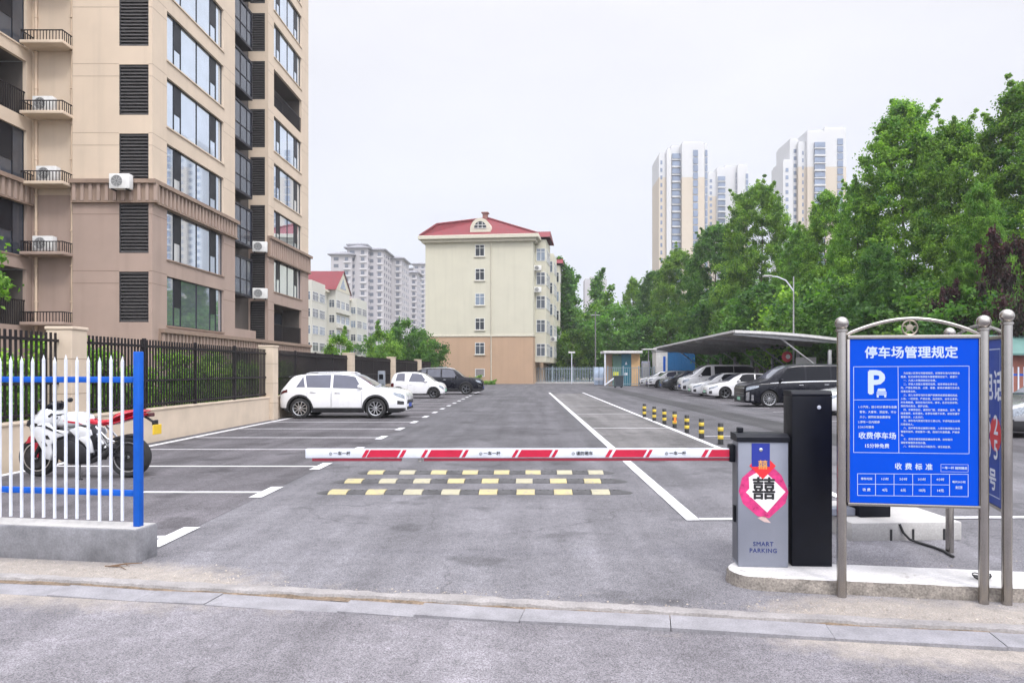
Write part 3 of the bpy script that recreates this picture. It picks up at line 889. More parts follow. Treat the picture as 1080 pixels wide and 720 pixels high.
SG2 = pm('board_white_lettering', (.7,.74,.8), .5)
text('车位出租电话', .24, SG2, n2, stand(W2/2+.02, -.0126, 1.52), bold=.004, ext=.0005)
text('本停车场2号', .17, SG2, n2, stand(W2/2+.1, -.0126, .83), bold=.004, ext=.0005)
DISC = pm('red_disc', (.62,.03,.04), .45)
for i in range(5):
    x = .2 + (W2-.4)*i/4
    MB().lathe([(.0001,-.0142),(.125,-.0140),(.125,-.0124)], 28, 'y', (x, 0, 1.18)).build('red_disc', DISC, n2)
text('6 3 5 2', .2, SG2, n2, stand(W2-.42, -.0146, 1.24), bold=.003, ext=.0004)
text('8 1 0 5', .2, SG2, n2, stand(W2-.42, -.0146, 1.06), bold=.003, ext=.0004)

# second barrier base behind the board
bl = thing('concrete_block', 'grey concrete block with black notched sides behind the blue notice board', 'plinth', (3.62, 7.55, 0), R(3))
MB().rbox(-.58, .52, -.66, .5, -.03, .175, .012).build('block', CONC, bl, smooth=30)
m_ = MB()
for x in (-.2, .02, .33): m_.box(x, x+.022, -.664, -.659, .0, .11)
for y in (-.45, -.1, .25): m_.box(-.584, -.579, y, y+.03, .02, .12)
m_.build('notch_strips', INK, bl)
ob = thing('exit_barrier_cabinet', 'black exit barrier cabinet on the concrete block, mostly hidden by the notice board', 'barrier gate', (3.42, 7.3, .176), R(3))
MB().rbox(-.16, .16, -.18, .12, 0, 1.02, .01).build('cabinet', BLACK_M, ob, smooth=30)
MB().rbox(-.18, .18, -.2, .14, 1.022, 1.05, .01).build('lid', BLACK_M, ob, smooth=30)
MB().rbox(-.42, -.17, -.12, .02, .004, .08, .01).build('grey_foot', GREYP, ob)
mb = MB()
a_ = at(968, 557); b2 = at(1000, 596)
mb.tube([(3.55,6.885,.16),(3.58,6.87,.08),(3.62,6.83,.025),(3.66,6.74,.014),(3.70,6.6,.014),(3.72,6.45,.014),(3.70,6.32,.014),(3.69,6.24,.014)], .012, 8)
tag(mb.build('loose_cable', RUBBER, smooth=50), 'black cable running over the ground from the concrete block to the island', 'cable')
# coil of scrap wire on the island
mb = MB(); pp = st(2.46, 5.72, .11)
for k in range(3):
    pts = [(pp[0]+(.055+.006*k)*math.cos(q*.5), pp[1]+(.035+.005*k)*math.sin(q*.5), pp[2]+.012*k+.006*math.sin(q*1.3+k)) for q in range(14)]
    mb.tube(pts, .004, 6)
tag(mb.build('wire_coil', RUBBER, smooth=50), 'small dark coil of wire lying on the white island between the posts', 'wire')

# ------------------------------------------------------------------ bollards
YEL = pm('yellow_band', (.62,.46,.06), .5, var=.2, vscale=10)
BLK = pm('black_band', (.018,.018,.02), .55, var=.2)
ORG = pm('orange_tag', (.75,.22,.03), .5)
bpix = [(760,468.5),(739.8,462),(724.4,456.6),(711.5,451),(700.7,447.4),(690,444),(679.6,440)]
bl_ = ['nearest black and yellow bollard, closest to the barrier', 'second nearest black and yellow banded bollard in the row', 'third nearest black and yellow banded bollard in the row',
       'black and yellow bollard with an orange tag on its side', 'third farthest black and yellow bollard, just past the tagged one', 'second farthest black and yellow banded bollard in the row', 'farthest black and yellow bollard at the far end of the row']
for k, (px, py) in enumerate(bpix):
    x, y = at(px, py)
    t = thing('bollard', bl_[k], 'bollard', (x, y, 0), rz=.7*k, group='bollards along the lane line')
    r_ = .060; H = .475
    MB().lathe([(r_,-.02),(r_,H-.012),(r_-.01,H),(.0001,H+.002)], 20).build('tube', BLK, t, smooth=40)
    for z in (.12, .30):
        MB().lathe([(r_+.0005,z),(r_+.003,z+.003),(r_+.003,z+.082),(r_+.0005,z+.085)], 20).build('yellow_band', YEL, t, smooth=40)
    MB().lathe([(.085,.0),(.085,.008),(r_,.012)], 20).build('foot_plate', BLK, t, smooth=40)
    if k == 3:
        MB().box(-.035,.035,-r_-.006,-r_-.003,.16,.30).build('tag', ORG, t); t.rotation_euler = (0,0,0)
# ------------------------------------------------------------------ tall block on the left
def facade(mb, P, U, W, z0, z1, holes, depth, Nn, m=None):
    """wall with rectangular openings (u0,u1,z0,z1) and reveals"""
    us = sorted(set([0, W] + [h[0] for h in holes] + [h[1] for h in holes]))
    zs = sorted(set([z0, z1] + [h[2] for h in holes] + [h[3] for h in holes]))
    def pt(u, z, dd=0): return (P[0]+U[0]*u-Nn[0]*dd, P[1]+U[1]*u-Nn[1]*dd, z)
    for i in range(len(us)-1):
        for j in range(len(zs)-1):
            um, zm = (us[i]+us[i+1])/2, (zs[j]+zs[j+1])/2
            if any(h[0] < um < h[1] and h[2] < zm < h[3] for h in holes): continue
            mb.add([pt(us[i],zs[j]),pt(us[i+1],zs[j]),pt(us[i+1],zs[j+1]),pt(us[i],zs[j+1])], [(0,1,2,3)], m)
    for h in holes:
        a,b,c,d_ = h
        for q in (((a,c),(b,c)),((b,c),(b,d_)),((b,d_),(a,d_)),((a,d_),(a,c))):
            mb.add([pt(*q[0]),pt(*q[1]),pt(*q[1],depth),pt(*q[0],depth)], [(0,1,2,3)], m)
def uvbox(mb, P, U, Nn, u0, u1, z0, z1, d0, d1, m=None):
    """box on a facade; d = distance behind the wall face (negative = proud)"""
    def pt(u, z, dd): return (P[0]+U[0]*u-Nn[0]*dd, P[1]+U[1]*u-Nn[1]*dd, z)
    v = [pt(u0,z0,d0),pt(u1,z0,d0),pt(u1,z0,d1),pt(u0,z0,d1),pt(u0,z1,d0),pt(u1,z1,d0),pt(u1,z1,d1),pt(u0,z1,d1)]
    mb.add(v, [(0,3,2,1),(4,5,6,7),(0,1,5,4),(1,2,6,5),(2,3,7,6),(3,0,4,7)], m)

TB = thing('apartment_tower', 'tall brown and cream apartment block with big windows at the left', 'building', (-16, 29.9, 0))
NF = 10
ZT = 33.0
ZB = 9.05
holes_r = []; wins = []
# right-hand facade, u along +Y from the corner, normal +X
U_, N_ = (0, 1), (1, 0)
P_ = (0, 0)
for k in range(NF):
    zz = 3.6 + 2.9*k
    holes_r.append((1.2, 6.9, zz, zz+2.15)); wins.append((1.2, 6.9, zz, zz+2.15, 'w'))
s2 = 13.1
holes_2 = []
for k in range(NF):
    zz = 3.6 + 2.9*k
    bal = k in (0, 5)
    z1_ = zz+2.15; z0_ = zz-.15 if bal else zz
    holes_2.append((14.05-s2, 19.3-s2, z0_, z1_)); wins.append((14.05, 19.3, z0_, z1_, 'b' if bal else 'w'))
def split(P, U, W, holes, depth, N):
    lo = MB(); hi = MB()
    facade(lo, P, U, W, -.1, ZB, [h for h in holes if h[3] < ZB+.2], depth, N)
    facade(hi, P, U, W, ZB, ZT, [h for h in holes if h[3] >= ZB+.2], depth, N)
    return lo, hi
lo, hi = split((0,0), U_, 8.3, holes_r, .16, N_)
l2, h2 = split((0,s2), U_, 7.7, holes_2, .16, N_)
def merge(a, b): a.add(b.v, b.f)
merge(lo, l2); merge(hi, h2)
# front facade: u along +X from x=-5.2 to 0, normal -Y
holes_f = []
for k in range(NF):
    zz = 3.66 + 2.9*k
    holes_f.append((5.2-1.40, 5.2-.16, zz, zz+2.12))
l3, h3 = split((-3.36,0), (1,0), 3.36, [(h[0]-1.84, h[1]-1.84, h[2], h[3]) for h in holes_f], .2, (0,-1))
merge(lo, l3); merge(hi, h3)
# recessed niche behind the conditioner shelves
for tgt, a, b_ in ((lo, -.1, ZB), (hi, ZB, ZT)):
    tgt.add([(-5.2,.22,a),(-3.36,.22,a),(-3.36,.22,b_),(-5.2,.22,b_)], [(0,1,2,3)])
    tgt.add([(-3.36,0,a),(-3.36,.22,a),(-3.36,.22,b_),(-3.36,0,b_)], [(0,1,2,3)])
    # deep recess between the two window stacks, its back and return walls
    tgt.add([(0,8.3,a),(-1.2,8.3,a),(-1.2,8.3,b_),(0,8.3,b_)], [(0,1,2,3)])
    tgt.add([(0,20.8,a),(-12,20.8,a),(-12,20.8,b_),(0,20.8,b_)], [(0,1,2,3)])
hl_ = []
for k in range(NF):
    zz = 3.5 + 2.9*k
    hl_.append((.12, 1.0, zz, zz+2.3))
la, ha = split((-1.2,13.1), (1,0), 1.2, hl_, .12, (0,-1)); merge(lo, la); merge(hi, ha)
# left wing coming towards the street, its face looking right
holes_l = []
for k in range(NF):
    zz = 3.6 + 2.9*k
    bal = k in (0, 3, 6, 8)
    holes_l.append((.35, 3.6, zz-.1, zz+2.25)); wins.append((.35, 3.6, zz-.1, zz+2.25, 'lb' if bal else 'lw'))
    holes_l.append((4.3, 7.2, zz-.1, zz+2.25)); wins.append((4.3, 7.2, zz-.1, zz+2.25, 'lb' if bal else 'lw'))
PL = (-5.2, .22)
l4, h4 = split(PL, (0,-1), 9.0, holes_l, .16, (1,0)); merge(lo, l4); merge(hi, h4)
hi.add([(0,0,ZT),(0,20.8,ZT),(-14,20.8,ZT),(-14,0,ZT)], [(0,1,2,3)])
lo.add([(-5.2,-8.8,-.1),(-14,-8.8,-.1),(-14,-8.8,ZB),(-5.2,-8.8,ZB)], [(0,1,2,3)])
hi.add([(-5.2,-8.8,ZB),(-14,-8.8,ZB),(-14,-8.8,ZT),(-5.2,-8.8,ZT)], [(0,1,2,3)])
hi.add([(-5.2,-8.8,ZT),(-14,-8.8,ZT),(-14,.22,ZT),(-5.2,.22,ZT)], [(0,1,2,3)])
lo.build('lower_wall', BROWN, TB); hi.build('upper_wall', CREAM, TB)
# dark back of the recess
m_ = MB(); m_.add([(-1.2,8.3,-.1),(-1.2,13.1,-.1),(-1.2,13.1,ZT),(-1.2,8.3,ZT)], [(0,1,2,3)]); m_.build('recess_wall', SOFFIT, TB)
# horizontal joints
m_ = MB(); JT = pm('render_joint', (.40,.32,.25), .9)
m2_ = MB(); JB = pm('brown_render_joint', (.22,.16,.13), .9)
for k in range(NF+1):
    for off in (-.62, -.1):
        z = 3.0 + 2.9*k + off
        if z < 2.9 or 8.5 < z < 9.75: continue
        jm = JB if z < ZB else JT
        class _J:
            v = []
            def add(s, a, b, m=None): MB().add(a, b).build('wall_joint', jm, TB)
        t_ = _J()
        uvbox(t_, (-3.36,0), (1,0), (0,-1), 0, 1.955, z, z+.028, -.003, .02)
        uvbox(t_, (-3.36,0), (1,0), (0,-1), 3.205, 3.36, z, z+.028, -.003, .02)
        uvbox(t_, (0,0), (0,1), (1,0), 0, 1.2, z, z+.028, -.003, .02)
        uvbox(t_, (0,0), (0,1), (1,0), 6.9, 8.3, z, z+.028, -.003, .02)
        uvbox(t_, (0,s2), (0,1), (1,0), 0, .9, z, z+.028, -.003, .02)
        uvbox(t_, (0,s2), (0,1), (1,0), 6.25, 7.7, z, z+.028, -.003, .02)
# cornices with ribs
def cornice(P, U, N, u0, u1, z0, z1, name='cornice'):
    m_ = MB()
    uvbox(m_, P, U, N, u0, u1, z1-.17, z1, -.26, .05)
    uvbox(m_, P, U, N, u0, u1, z0, z1-.17, -.10, .05)
    uvbox(m_, P, U, N, u0, u1, z0-.06, z0, -.16, .05)
    c = m_.build(name, BROWN_D, TB)
    r_ = MB(); u = u0+.1
    while u < u1-.12:
        uvbox(r_, P, U, N, u, u+.13, z0+.02, z1-.18, -.17, -.09); u += .34
    r_.build('cornice_ribs', BROWN, c)
cornice((-3.36,0), (1,0), (0,-1), 0, 3.36+.26, 8.72, 9.62)
cornice((0,0), (0,1), (1,0), .05, 8.35, 8.72, 9.62)
cornice((0,s2), (0,1), (1,0), -.05, 7.9, 8.55, 9.75)
cornice((0,0), (0,1), (1,0), .5, 20.8, 2.75, 3.42)
cornice(PL, (0,-1), (1,0), 0, 9.0, 8.6, 9.5)
# windows
def tower_window(u0, u1, z0, z1, kind):
    left = kind[0] == 'l'
    P, U = (PL, (0,-1)) if left else ((0,0), (0,1)); N = (1,0)
    W = u1-u0; H = z1-z0; d_ = .12
    if kind.endswith('b'):
        b = MB(); uvbox(b, P, U, N, u0, u1, z0, z1, 1.3, 1.35)
        uvbox(b, P, U, N, u0, u1, z0-.02, z0-.002, .05, 1.3); uvbox(b, P, U, N, u0, u1, z1+.002, z1+.02, .16, 1.3)
        uvbox(b, P, U, N, u0-.02, u0, z0, z1, .16, 1.3); uvbox(b, P, U, N, u1, u1+.02, z0, z1, .16, 1.3)
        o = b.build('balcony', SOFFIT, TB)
        r_ = MB(); u = u0+.06
        while u < u1-.05: uvbox(r_, P, U, N, u, u+.025, z0+.02, z0+1.02, .06, .085); u += .125
        uvbox(r_, P, U, N, u0, u1, z0+1.02, z0+1.07, .05, .1)
        r_.build('railing', IRON, o)
        g = MB(); uvbox(g, P, U, N, u0+.3, u1-.3, z0+.05, z0+2.0, 1.26, 1.295); g.build('balcony_door', GLASS_DK, o)
        return
    fr = MB(); pn = MB(); shs = []
    e = .035
    cuts = [0, .145, .255, .525, .775, .885, 1.0]
    if left: cuts = [0, .2, .55, .8, 1.0]
    uvbox(fr, P, U, N, u0, u1, z0, z0+e, d_-.008, d_+.03); uvbox(fr, P, U, N, u0, u1, z1-e, z1, d_-.008, d_+.03)
    for c in cuts:
        u = u0 + c*W; uvbox(fr, P, U, N, max(u0, u-e*.4), min(u1, u+e*.4), z0+e, z1-e, d_-.008, d_+.03)
    for (a, b_) in ((cuts[1], cuts[2]), (cuts[-3], cuts[-2])):
        ua, ub = u0+a*W+e*.5, u0+b_*W-e*.5; zm = z0 + H*.42
        sh = MB(); uvbox(sh, P, U, N, ua, ub, zm, z1-e, d_+.004, d_+.018); shs.append(sh)
        uvbox(fr, P, U, N, ua, ub, zm-.05, zm, d_-.006, d_+.02)
    uvbox(pn, P, U, N, u0+.01, u1-.01, z0+.01, z1-.01, d_+.022, d_+.032)
    f = fr.build('window', FRAME_D, TB)
    zlow = z0 < 5
    pn.build('pane', GLASS_SKY if not left and not zlow else (GLASS_SKY if not left else GLASS_DK), f)
    for sh in shs: sh.build('opening_sash', FRAME_D, f)
    sl_ = MB(); uvbox(sl_, P, U, N, u0-.05, u1+.05, z0-.07, z0-.004, -.05, .1); sl_.build('sill', BROWN_D if z0 < ZB else CREAM, f)
for q in wins: tower_window(*q)
def louvre(P, U, N, u0, u1, z0, z1, n, d_=.1):
    m_ = MB()
    uvbox(m_, P, U, N, u0, u1, z0, z1, d_+.08, d_+.1)
    for k in range(n):
        z = z0 + (z1-z0)*(k+.5)/n
        uvbox(m_, P, U, N, u0+.03, u1-.03, z-.022, z+.03, d_-.05, d_+.03, LOUVRE2)
    for (a, b_, c, d2) in ((u0,u0+.04,z0,z1),(u1-.04,u1,z0,z1),(u0,u1,z0,z0+.04),(u0,u1,z1-.04,z1)):
        uvbox(m_, P, U, N, a, b_, c, d2, d_-.07, d_+.06)
    m_.build('louvre_panel', LOUVRE, TB)
LOUVRE2 = pm('louvre_slat', (.085,.08,.08), .5, var=.25)
for h in holes_f: louvre((-5.2,0), (1,0), (0,-1), h[0], h[1], h[2], h[3], 15)
for h in hl_: louvre((-1.2,13.1), (1,0), (0,-1), h[0], h[1], h[2], h[3], 16, .06)
# dark steel bay windows in the recess
BAYM = pm('dark_bay_cladding', (.014,.013,.02), .4, spec=.25, var=.2)
for k in range(NF):
    z0 = 2.95 + 2.9*k; z1 = z0+2.25
    m_ = MB()
    m_.box(-1.19, -.48, 8.75, 11.9, z0, z0+.14); m_.box(-1.19, -.48, 8.75, 11.9, z1-.12, z1)
    m_.box(-1.19, -.48, 8.75, 8.84, z0+.14, z1-.12); m_.box(-1.19, -.48, 11.81, 11.9, z0+.14, z1-.12)
    if k == 0:
        o = MB().box(-1.18, -.4, 8.6, 12.2, z0+.2, z0+1.0).build('planter_box', BROWN, TB)
        continue
    b = m_.build('bay_window', BAYM, TB)
    g = MB().box(-.56, -.54, 8.84, 11.81, z0+.14, z1-.12); g.build('pane', GLASS_DK, b)
    f = MB()
    for y in (9.4, 10.3, 11.2): f.box(-.555, -.515, y-.03, y+.03, z0+.14, z1-.12)
    f.box(-.555, -.51, 8.84, 11.81, z0+.95, z0+1.0)
    f.build('mullion', BAYM, b)
# conditioner shelves and their units
def ac_unit(label, loc, rz, grp='outdoor air conditioner units'):
    t = thing('air_conditioner', label, 'air conditioner', loc, rz, grp)
    MB().rbox(-.42, .42, -.16, .16, 0, .62, .025).build('casing', AC_W, t, smooth=30)
    g = MB(); g.lathe([(.235,-.163),(.25,-.175),(.262,-.163)], 28, 'y', (-.1, 0, .31), closed=True)
    for r_ in (.06,.11,.16,.21): g.lathe([(r_-.004,-.166),(r_,-.172),(r_+.004,-.166)], 24, 'y', (-.1,0,.31), closed=True)
    for q in range(8): g.tube([(-.1+.05*math.cos(q*PI/4),-.17,.31+.05*math.sin(q*PI/4)),(-.1+.25*math.cos(q*PI/4),-.17,.31+.25*math.sin(q*PI/4))], .004, 5)
    g.build('fan_guard', AC_W, t)
    MB().lathe([(.0001,-.1615),(.235,-.1615),(.235,-.160)], 28, 'y', (-.1,0,.31)).build('fan_opening', AC_G, t)
    MB().box(-.40,-.36,.161,.164,.1,.5).build('back_panel', AC_G, t)
    for x in (-.3, .3): MB().box(x-.03, x+.03, -.17, .17, -.05, -.002).build('bracket', IRON, t)
    return t
def wp(x, y, z): return (-16+x, 29.9+y, z)
for k in range(NF):
    z = 3.5 + 2.9*k
    m_ = MB().rbox(-5.12, -3.34, -.66, .2, z, z+.13, .015)
    o = m_.build('conditioner_shelf', CREAM if z > 8 else BROWN, TB, smooth=30)
    r_ = MB()
    n_ = 13
    for i in range(n_+1):
        x = -5.08 + 1.70*i/n_; r_.box(x-.012, x+.012, -.62, -.596, z+.13, z+.52)
    for i in range(1, 6):
        for x in (-5.08, -3.38): r_.box(x-.012, x+.012, -.62+.13*i, -.596+.13*i, z+.13, z+.52)
    r_.box(-5.1, -3.36, -.625, -.591, z+.52, z+.56); r_.box(-5.1, -5.066, -.59, .1, z+.52, z+.56); r_.box(-3.394, -3.36, -.59, .1, z+.52, z+.56)
    r_.build('shelf_railing', IRON, o)
for k, lb in ((1, 'white air conditioner unit on the lowest occupied shelf in the tower niche'), (2, 'white air conditioner unit on the shelf level with the brown cornice'), (3, 'white air conditioner unit on the highest occupied shelf of the tower niche')):
    ac_unit(lb, wp(-4.35 if k != 2 else -4.2, -.25, 3.5+2.9*k+.19), 0)
ac_unit('white air conditioner unit bolted on the cornice beside the louvre', wp(-1.05, -.45, 9.12), 0)
ac_unit('white air conditioner unit high in the dark recess of the tower', wp(-.35, 12.7, 8.7), R(15))
ac_unit('white air conditioner unit low in the dark recess of the tower', wp(-.3, 12.6, 5.9), R(15))
for x in (-4.98, -3.47):
    m_ = MB().tube([(x, .13, -.1), (x, .13, ZT)], .055 if x < -4 else .04, 10)
    for k in range(1, 20): m_.tube([(x, .13, 1.5*k), (x, .13, 1.5*k+.06)], .075, 10)
    m_.build('downpipe', pm('cream_pipe', (.60,.47,.35), .6), TB, smooth=50)

# ------------------------------------------------------------------ generic window for the mid and far buildings
WFR = pm('white_window_frame', (.62,.63,.62), .5)
WGL = pm('house_window_glass', (.06,.075,.095), .08, spec=.9, var=.5, vscale=.5)
def vary(m):     # every house keeps its own pane tint: tone differs from window to window
    t = m.node_tree; b = t.nodes['Principled BSDF']; src = b.inputs['Base Color'].links[0].from_socket
    oi = t.nodes.new('ShaderNodeObjectInfo'); r_ = t.nodes.new('ShaderNodeMapRange'); r_.inputs['From Min'].default_value = .45; r_.inputs['To Min'].default_value = .7; r_.inputs['To Max'].default_value = 3.6
    t.links.new(oi.outputs['Random'], r_.inputs['Value']); s_ = t.nodes.new('ShaderNodeVectorMath'); s_.operation = 'SCALE'
    t.links.new(src, s_.inputs[0]); t.links.new(r_.outputs[0], s_.inputs['Scale']); t.links.new(s_.outputs[0], b.inputs['Base Color'])
vary(WGL)
def house_window(par, P, U, N, uc, z, wd, h, split=True, sill=None, frame=WFR, glass=WGL, kindname='window'):
    f = MB(); u0, u1 = uc-wd/2, uc+wd/2; e = .07
    uvbox(f, P, U, N, u0, u1, z, z+e, -.05, .02); uvbox(f, P, U, N, u0, u1, z+h-e, z+h, -.05, .02)
    uvbox(f, P, U, N, u0, u0+e, z+e, z+h-e, -.05, .02); uvbox(f, P, U, N, u1-e, u1, z+e, z+h-e, -.05, .02)
    if split:
        n_ = max(2, int(round(wd/.8)))
        for i in range(1, n_):
            u = u0 + wd*i/n_; uvbox(f, P, U, N, u-.03, u+.03, z+e, z+h-e, -.045, .02)
        uvbox(f, P, U, N, u0+e, u1-e, z+h*.68, z+h*.68+.05, -.04, .02)
    if sill: uvbox(f, P, U, N, u0-.1, u1+.1, z-.1, z-.003, -.14, .02, sill)
    o = f.build(kindname, frame, par)
    g = MB(); uvbox(g, P, U, N, u0+.02, u1-.02, z+.02, z+h-.02, -.018, -.006); g.build('pane', glass, o)
    return o
YWALL = pm('pale_yellow_render', (.53,.51,.415), .88, var=.06, vscale=.5, streak=.06)
OCHRE = pm('ochre_render', (.43,.295,.20), .88, var=.08, vscale=.5, streak=.06)
CORN = pm('cream_cornice', (.54,.51,.42), .85, var=.1)
RTILE = pm('red_roof_tile', (.235,.026,.036), .7, var=.25, vscale=2)
# red tile courses
def tile_mat():
    m = RTILE; t = m.node_tree; b = t.nodes['Principled BSDF']
    co = t.nodes.new('ShaderNodeTexCoord'); wv = t.nodes.new('ShaderNodeTexWave')
    wv.bands_direction = 'Z'; wv.inputs['Scale'].default_value = 2.2; wv.inputs['Distortion'].default_value = .4
    t.links.new(co.outputs['Object'], wv.inputs['Vector'])
    src = b.inputs['Base Color'].links[0].from_socket
    wr = t.nodes.new('ShaderNodeMapRange'); wr.inputs['From Min'].default_value = .2; wr.inputs['From Max'].default_value = .5; wr.inputs['To Min'].default_value = .55
    t.links.new(wv.outputs['Fac'], wr.inputs['Value']); ws_ = t.nodes.new('ShaderNodeVectorMath'); ws_.operation = 'SCALE'
    t.links.new(src, ws_.inputs[0]); t.links.new(wr.outputs[0], ws_.inputs['Scale']); t.links.new(ws_.outputs[0], b.inputs['Base Color'])
    bu = t.nodes.new('ShaderNodeBump'); bu.inputs['Strength'].default_value = .8; bu.inputs['Distance'].default_value = .12
    t.links.new(wv.outputs['Fac'], bu.inputs['Height']); t.links.new(bu.outputs[0], b.inputs['Normal'])
tile_mat()
YB = thing('apartment_house', 'pale yellow five storey house with red hipped roof and ochre base', 'building', (0, 84, 0), R(-6.6))
WY, DY, HY = 13.0, 44.0, 17.2
m_ = MB()
m_.box(-WY, 0, 0, DY, 5.85, HY); m_.build('upper_wall', YWALL, YB)
MB().box(-WY, 0, 0, DY, -.1, 5.6).build('lower_wall', OCHRE, YB)
MB().rbox(-WY-.08, .08, -.08, DY+.08, 5.601, 5.849, .03).build('string_course', CORN, YB)
m_ = MB(); m_.rbox(-WY-.75, .75, -.75, DY+.75, HY+.001, HY+.45, .05); m_.rbox(-WY-.4, .4, -.4, DY+.4, HY-.35, HY, .04)
m_.build('eaves', CORN, YB)
rz0 = HY+.452
m_ = MB()
xa, xb, ya, yb = -WY-.55, .55, -.55, DY+.55
xm = -WY/2; rr = 3.3
m_.add([(xa,ya,rz0),(xb,ya,rz0),(xb,yb,rz0),(xa,yb,rz0),(xm,ya+6.6,rz0+rr),(xm,yb-6.6,rz0+rr),(xa+1.5,ya+2.2,rz0+1.75),(xa+1.5,yb-2.2,rz0+1.75)], [(0,1,4,6),(1,2,5,4),(2,3,7,5),(3,0,6,7),(6,4,5,7)])
rf = m_.build('roof', RTILE, YB)
m_ = MB(); m_.tube([(xa,ya,rz0+.05),(xa+1.5,ya+2.2,rz0+1.8),(xm,ya+6.6,rz0+rr+.05)], .14, 6); m_.tube([(xb,ya,rz0+.05),(xm,ya+6.6,rz0+rr+.05)], .14, 6); m_.tube([(xm,ya+6.6,rz0+rr+.05),(xm,yb-6.6,rz0+rr+.05)], .16, 6)
m_.build('ridge_tiles', RTILE, rf)
MB().rbox(xm-.6, xm+.0, ya+6.2, ya+6.9, rz0+rr-.7, rz0+rr+.6, .04).rbox(xm-.75, xm+.15, ya+6.05, ya+7.05, rz0+rr+.6, rz0+rr+.75, .03).build('chimney', pm('brown_brick', (.25,.13,.11), .9, var=.3), rf)
# arched dormer
dm = MB(); dx = xm+.1
arc_o = [(dx+1.25*math.cos(q*PI/14), rz0+.75+1.45*math.sin(q*PI/14)) for q in range(15)]
dm.prism([(dx-1.25, rz0+.2)]+[(dx+1.25, rz0+.2)]+arc_o[1:-1], 'y', ya+1.0, ya+4.2)
dmo = dm.build('dormer', CORN, rf)
arc_i = [(dx+.75*math.cos(q*PI/14), rz0+.95+.85*math.sin(q*PI/14)) for q in range(15)]
MB().prism(arc_i, 'y', ya+.97, ya+.99).build('dormer_window', WGL, dmo)
mm = MB(); mm.box(dx-.75, dx+.75, ya+.93, ya+.965, rz0+.92, rz0+.99)
for q in (-.25,.25): mm.box(dx+q-.03, dx+q+.03, ya+.93, ya+.965, rz0+.99, rz0+1.7)
mm.box(dx-.7, dx+.7, ya+.93, ya+.965, rz0+1.3, rz0+1.36)
mm.build('dormer_frame', WFR, dmo)
PF, UF, NFr = (-WY, 0), (1, 0), (0, -1)
uw = XX(505.3, 84.7)+WY+.05
for z in (15.15, 12.3, 9.35, 6.4, 3.5): house_window(YB, PF, UF, NFr, uw, z, 1.15, 1.42, sill=CORN)
house_window(YB, PF, UF, NFr, uw, .85, 1.15, .95, split=False, glass=pm('grey_blind', (.22,.2,.2), .7))
MB().tube([(XX(517.5,84), -.09, -.1), (XX(517.5,84), -.09, HY)], .06, 8).build('downpipe', CORN, YB, smooth=60)
# projecting bays on the right side
for bi, (y0, y1) in enumerate(((2.2, 7.6), (12.5, 18.0), (23.5, 29), (34, 39))):
    px_ = 1.35
    b = MB().box(.003, px_, y0, y1, 2.6, HY+.2).build('bay', YWALL, YB)
    for k in range(5):
        z = 3.3 + 2.88*k
        house_window(b, (0, y0), (1, 0), (0, -1), .72, z, 1.1, 1.55)
        house_window(b, (px_, y0), (0, 1), (1, 0), (y1-y0)/2, z, (y1-y0)-.8, 1.55)
    if bi in (0, 2):
        mm = MB(); mm.add([(-.4,y0-.4,HY+.46),(px_+.5,y0-.4,HY+.46),(px_+.5,y1+.4,HY+.46),(-.4,y1+.4,HY+.46),(px_+.3,(y0+y1)/2,HY+1.7),(-2.6,(y0+y1)/2,HY+1.7)], [(0,1,4,5),(2,3,5,4),(1,2,4),(0,5,3)])
        mm.build('gable_roof', RTILE, YB)
for y in (9.3, 20, 31):
    for k in range(5): house_window(YB, (0,0), (0,1), (1,0), y, 3.3+2.88*k, 1.5, 1.5)
for (y, z) in ((8.6, 11.4), (8.6, 8.4), (19.2, 5.8), (9.6,5.4)):
    p = Matrix.Rotation(R(-6.6), 3, 'Z') @ Vector((.25, y, z))
ws = [(.4, 1.7, 11.0), (.4, 1.7, 13.6), (1.6, 9.9, 5.4)]
for lb, (a, b_, z) in zip(('small air conditioner unit beside the upper bay window of the yellow house', 'small air conditioner unit just under the eaves of the yellow house', 'small air conditioner unit farther along the side of the yellow house'), ws):
    p = Matrix.Rotation(R(-6.6), 3, 'Z') @ Vector((a, b_, z))
    ac_unit(lb, (p.x, 84+p.y, p.z), R(-6.6))

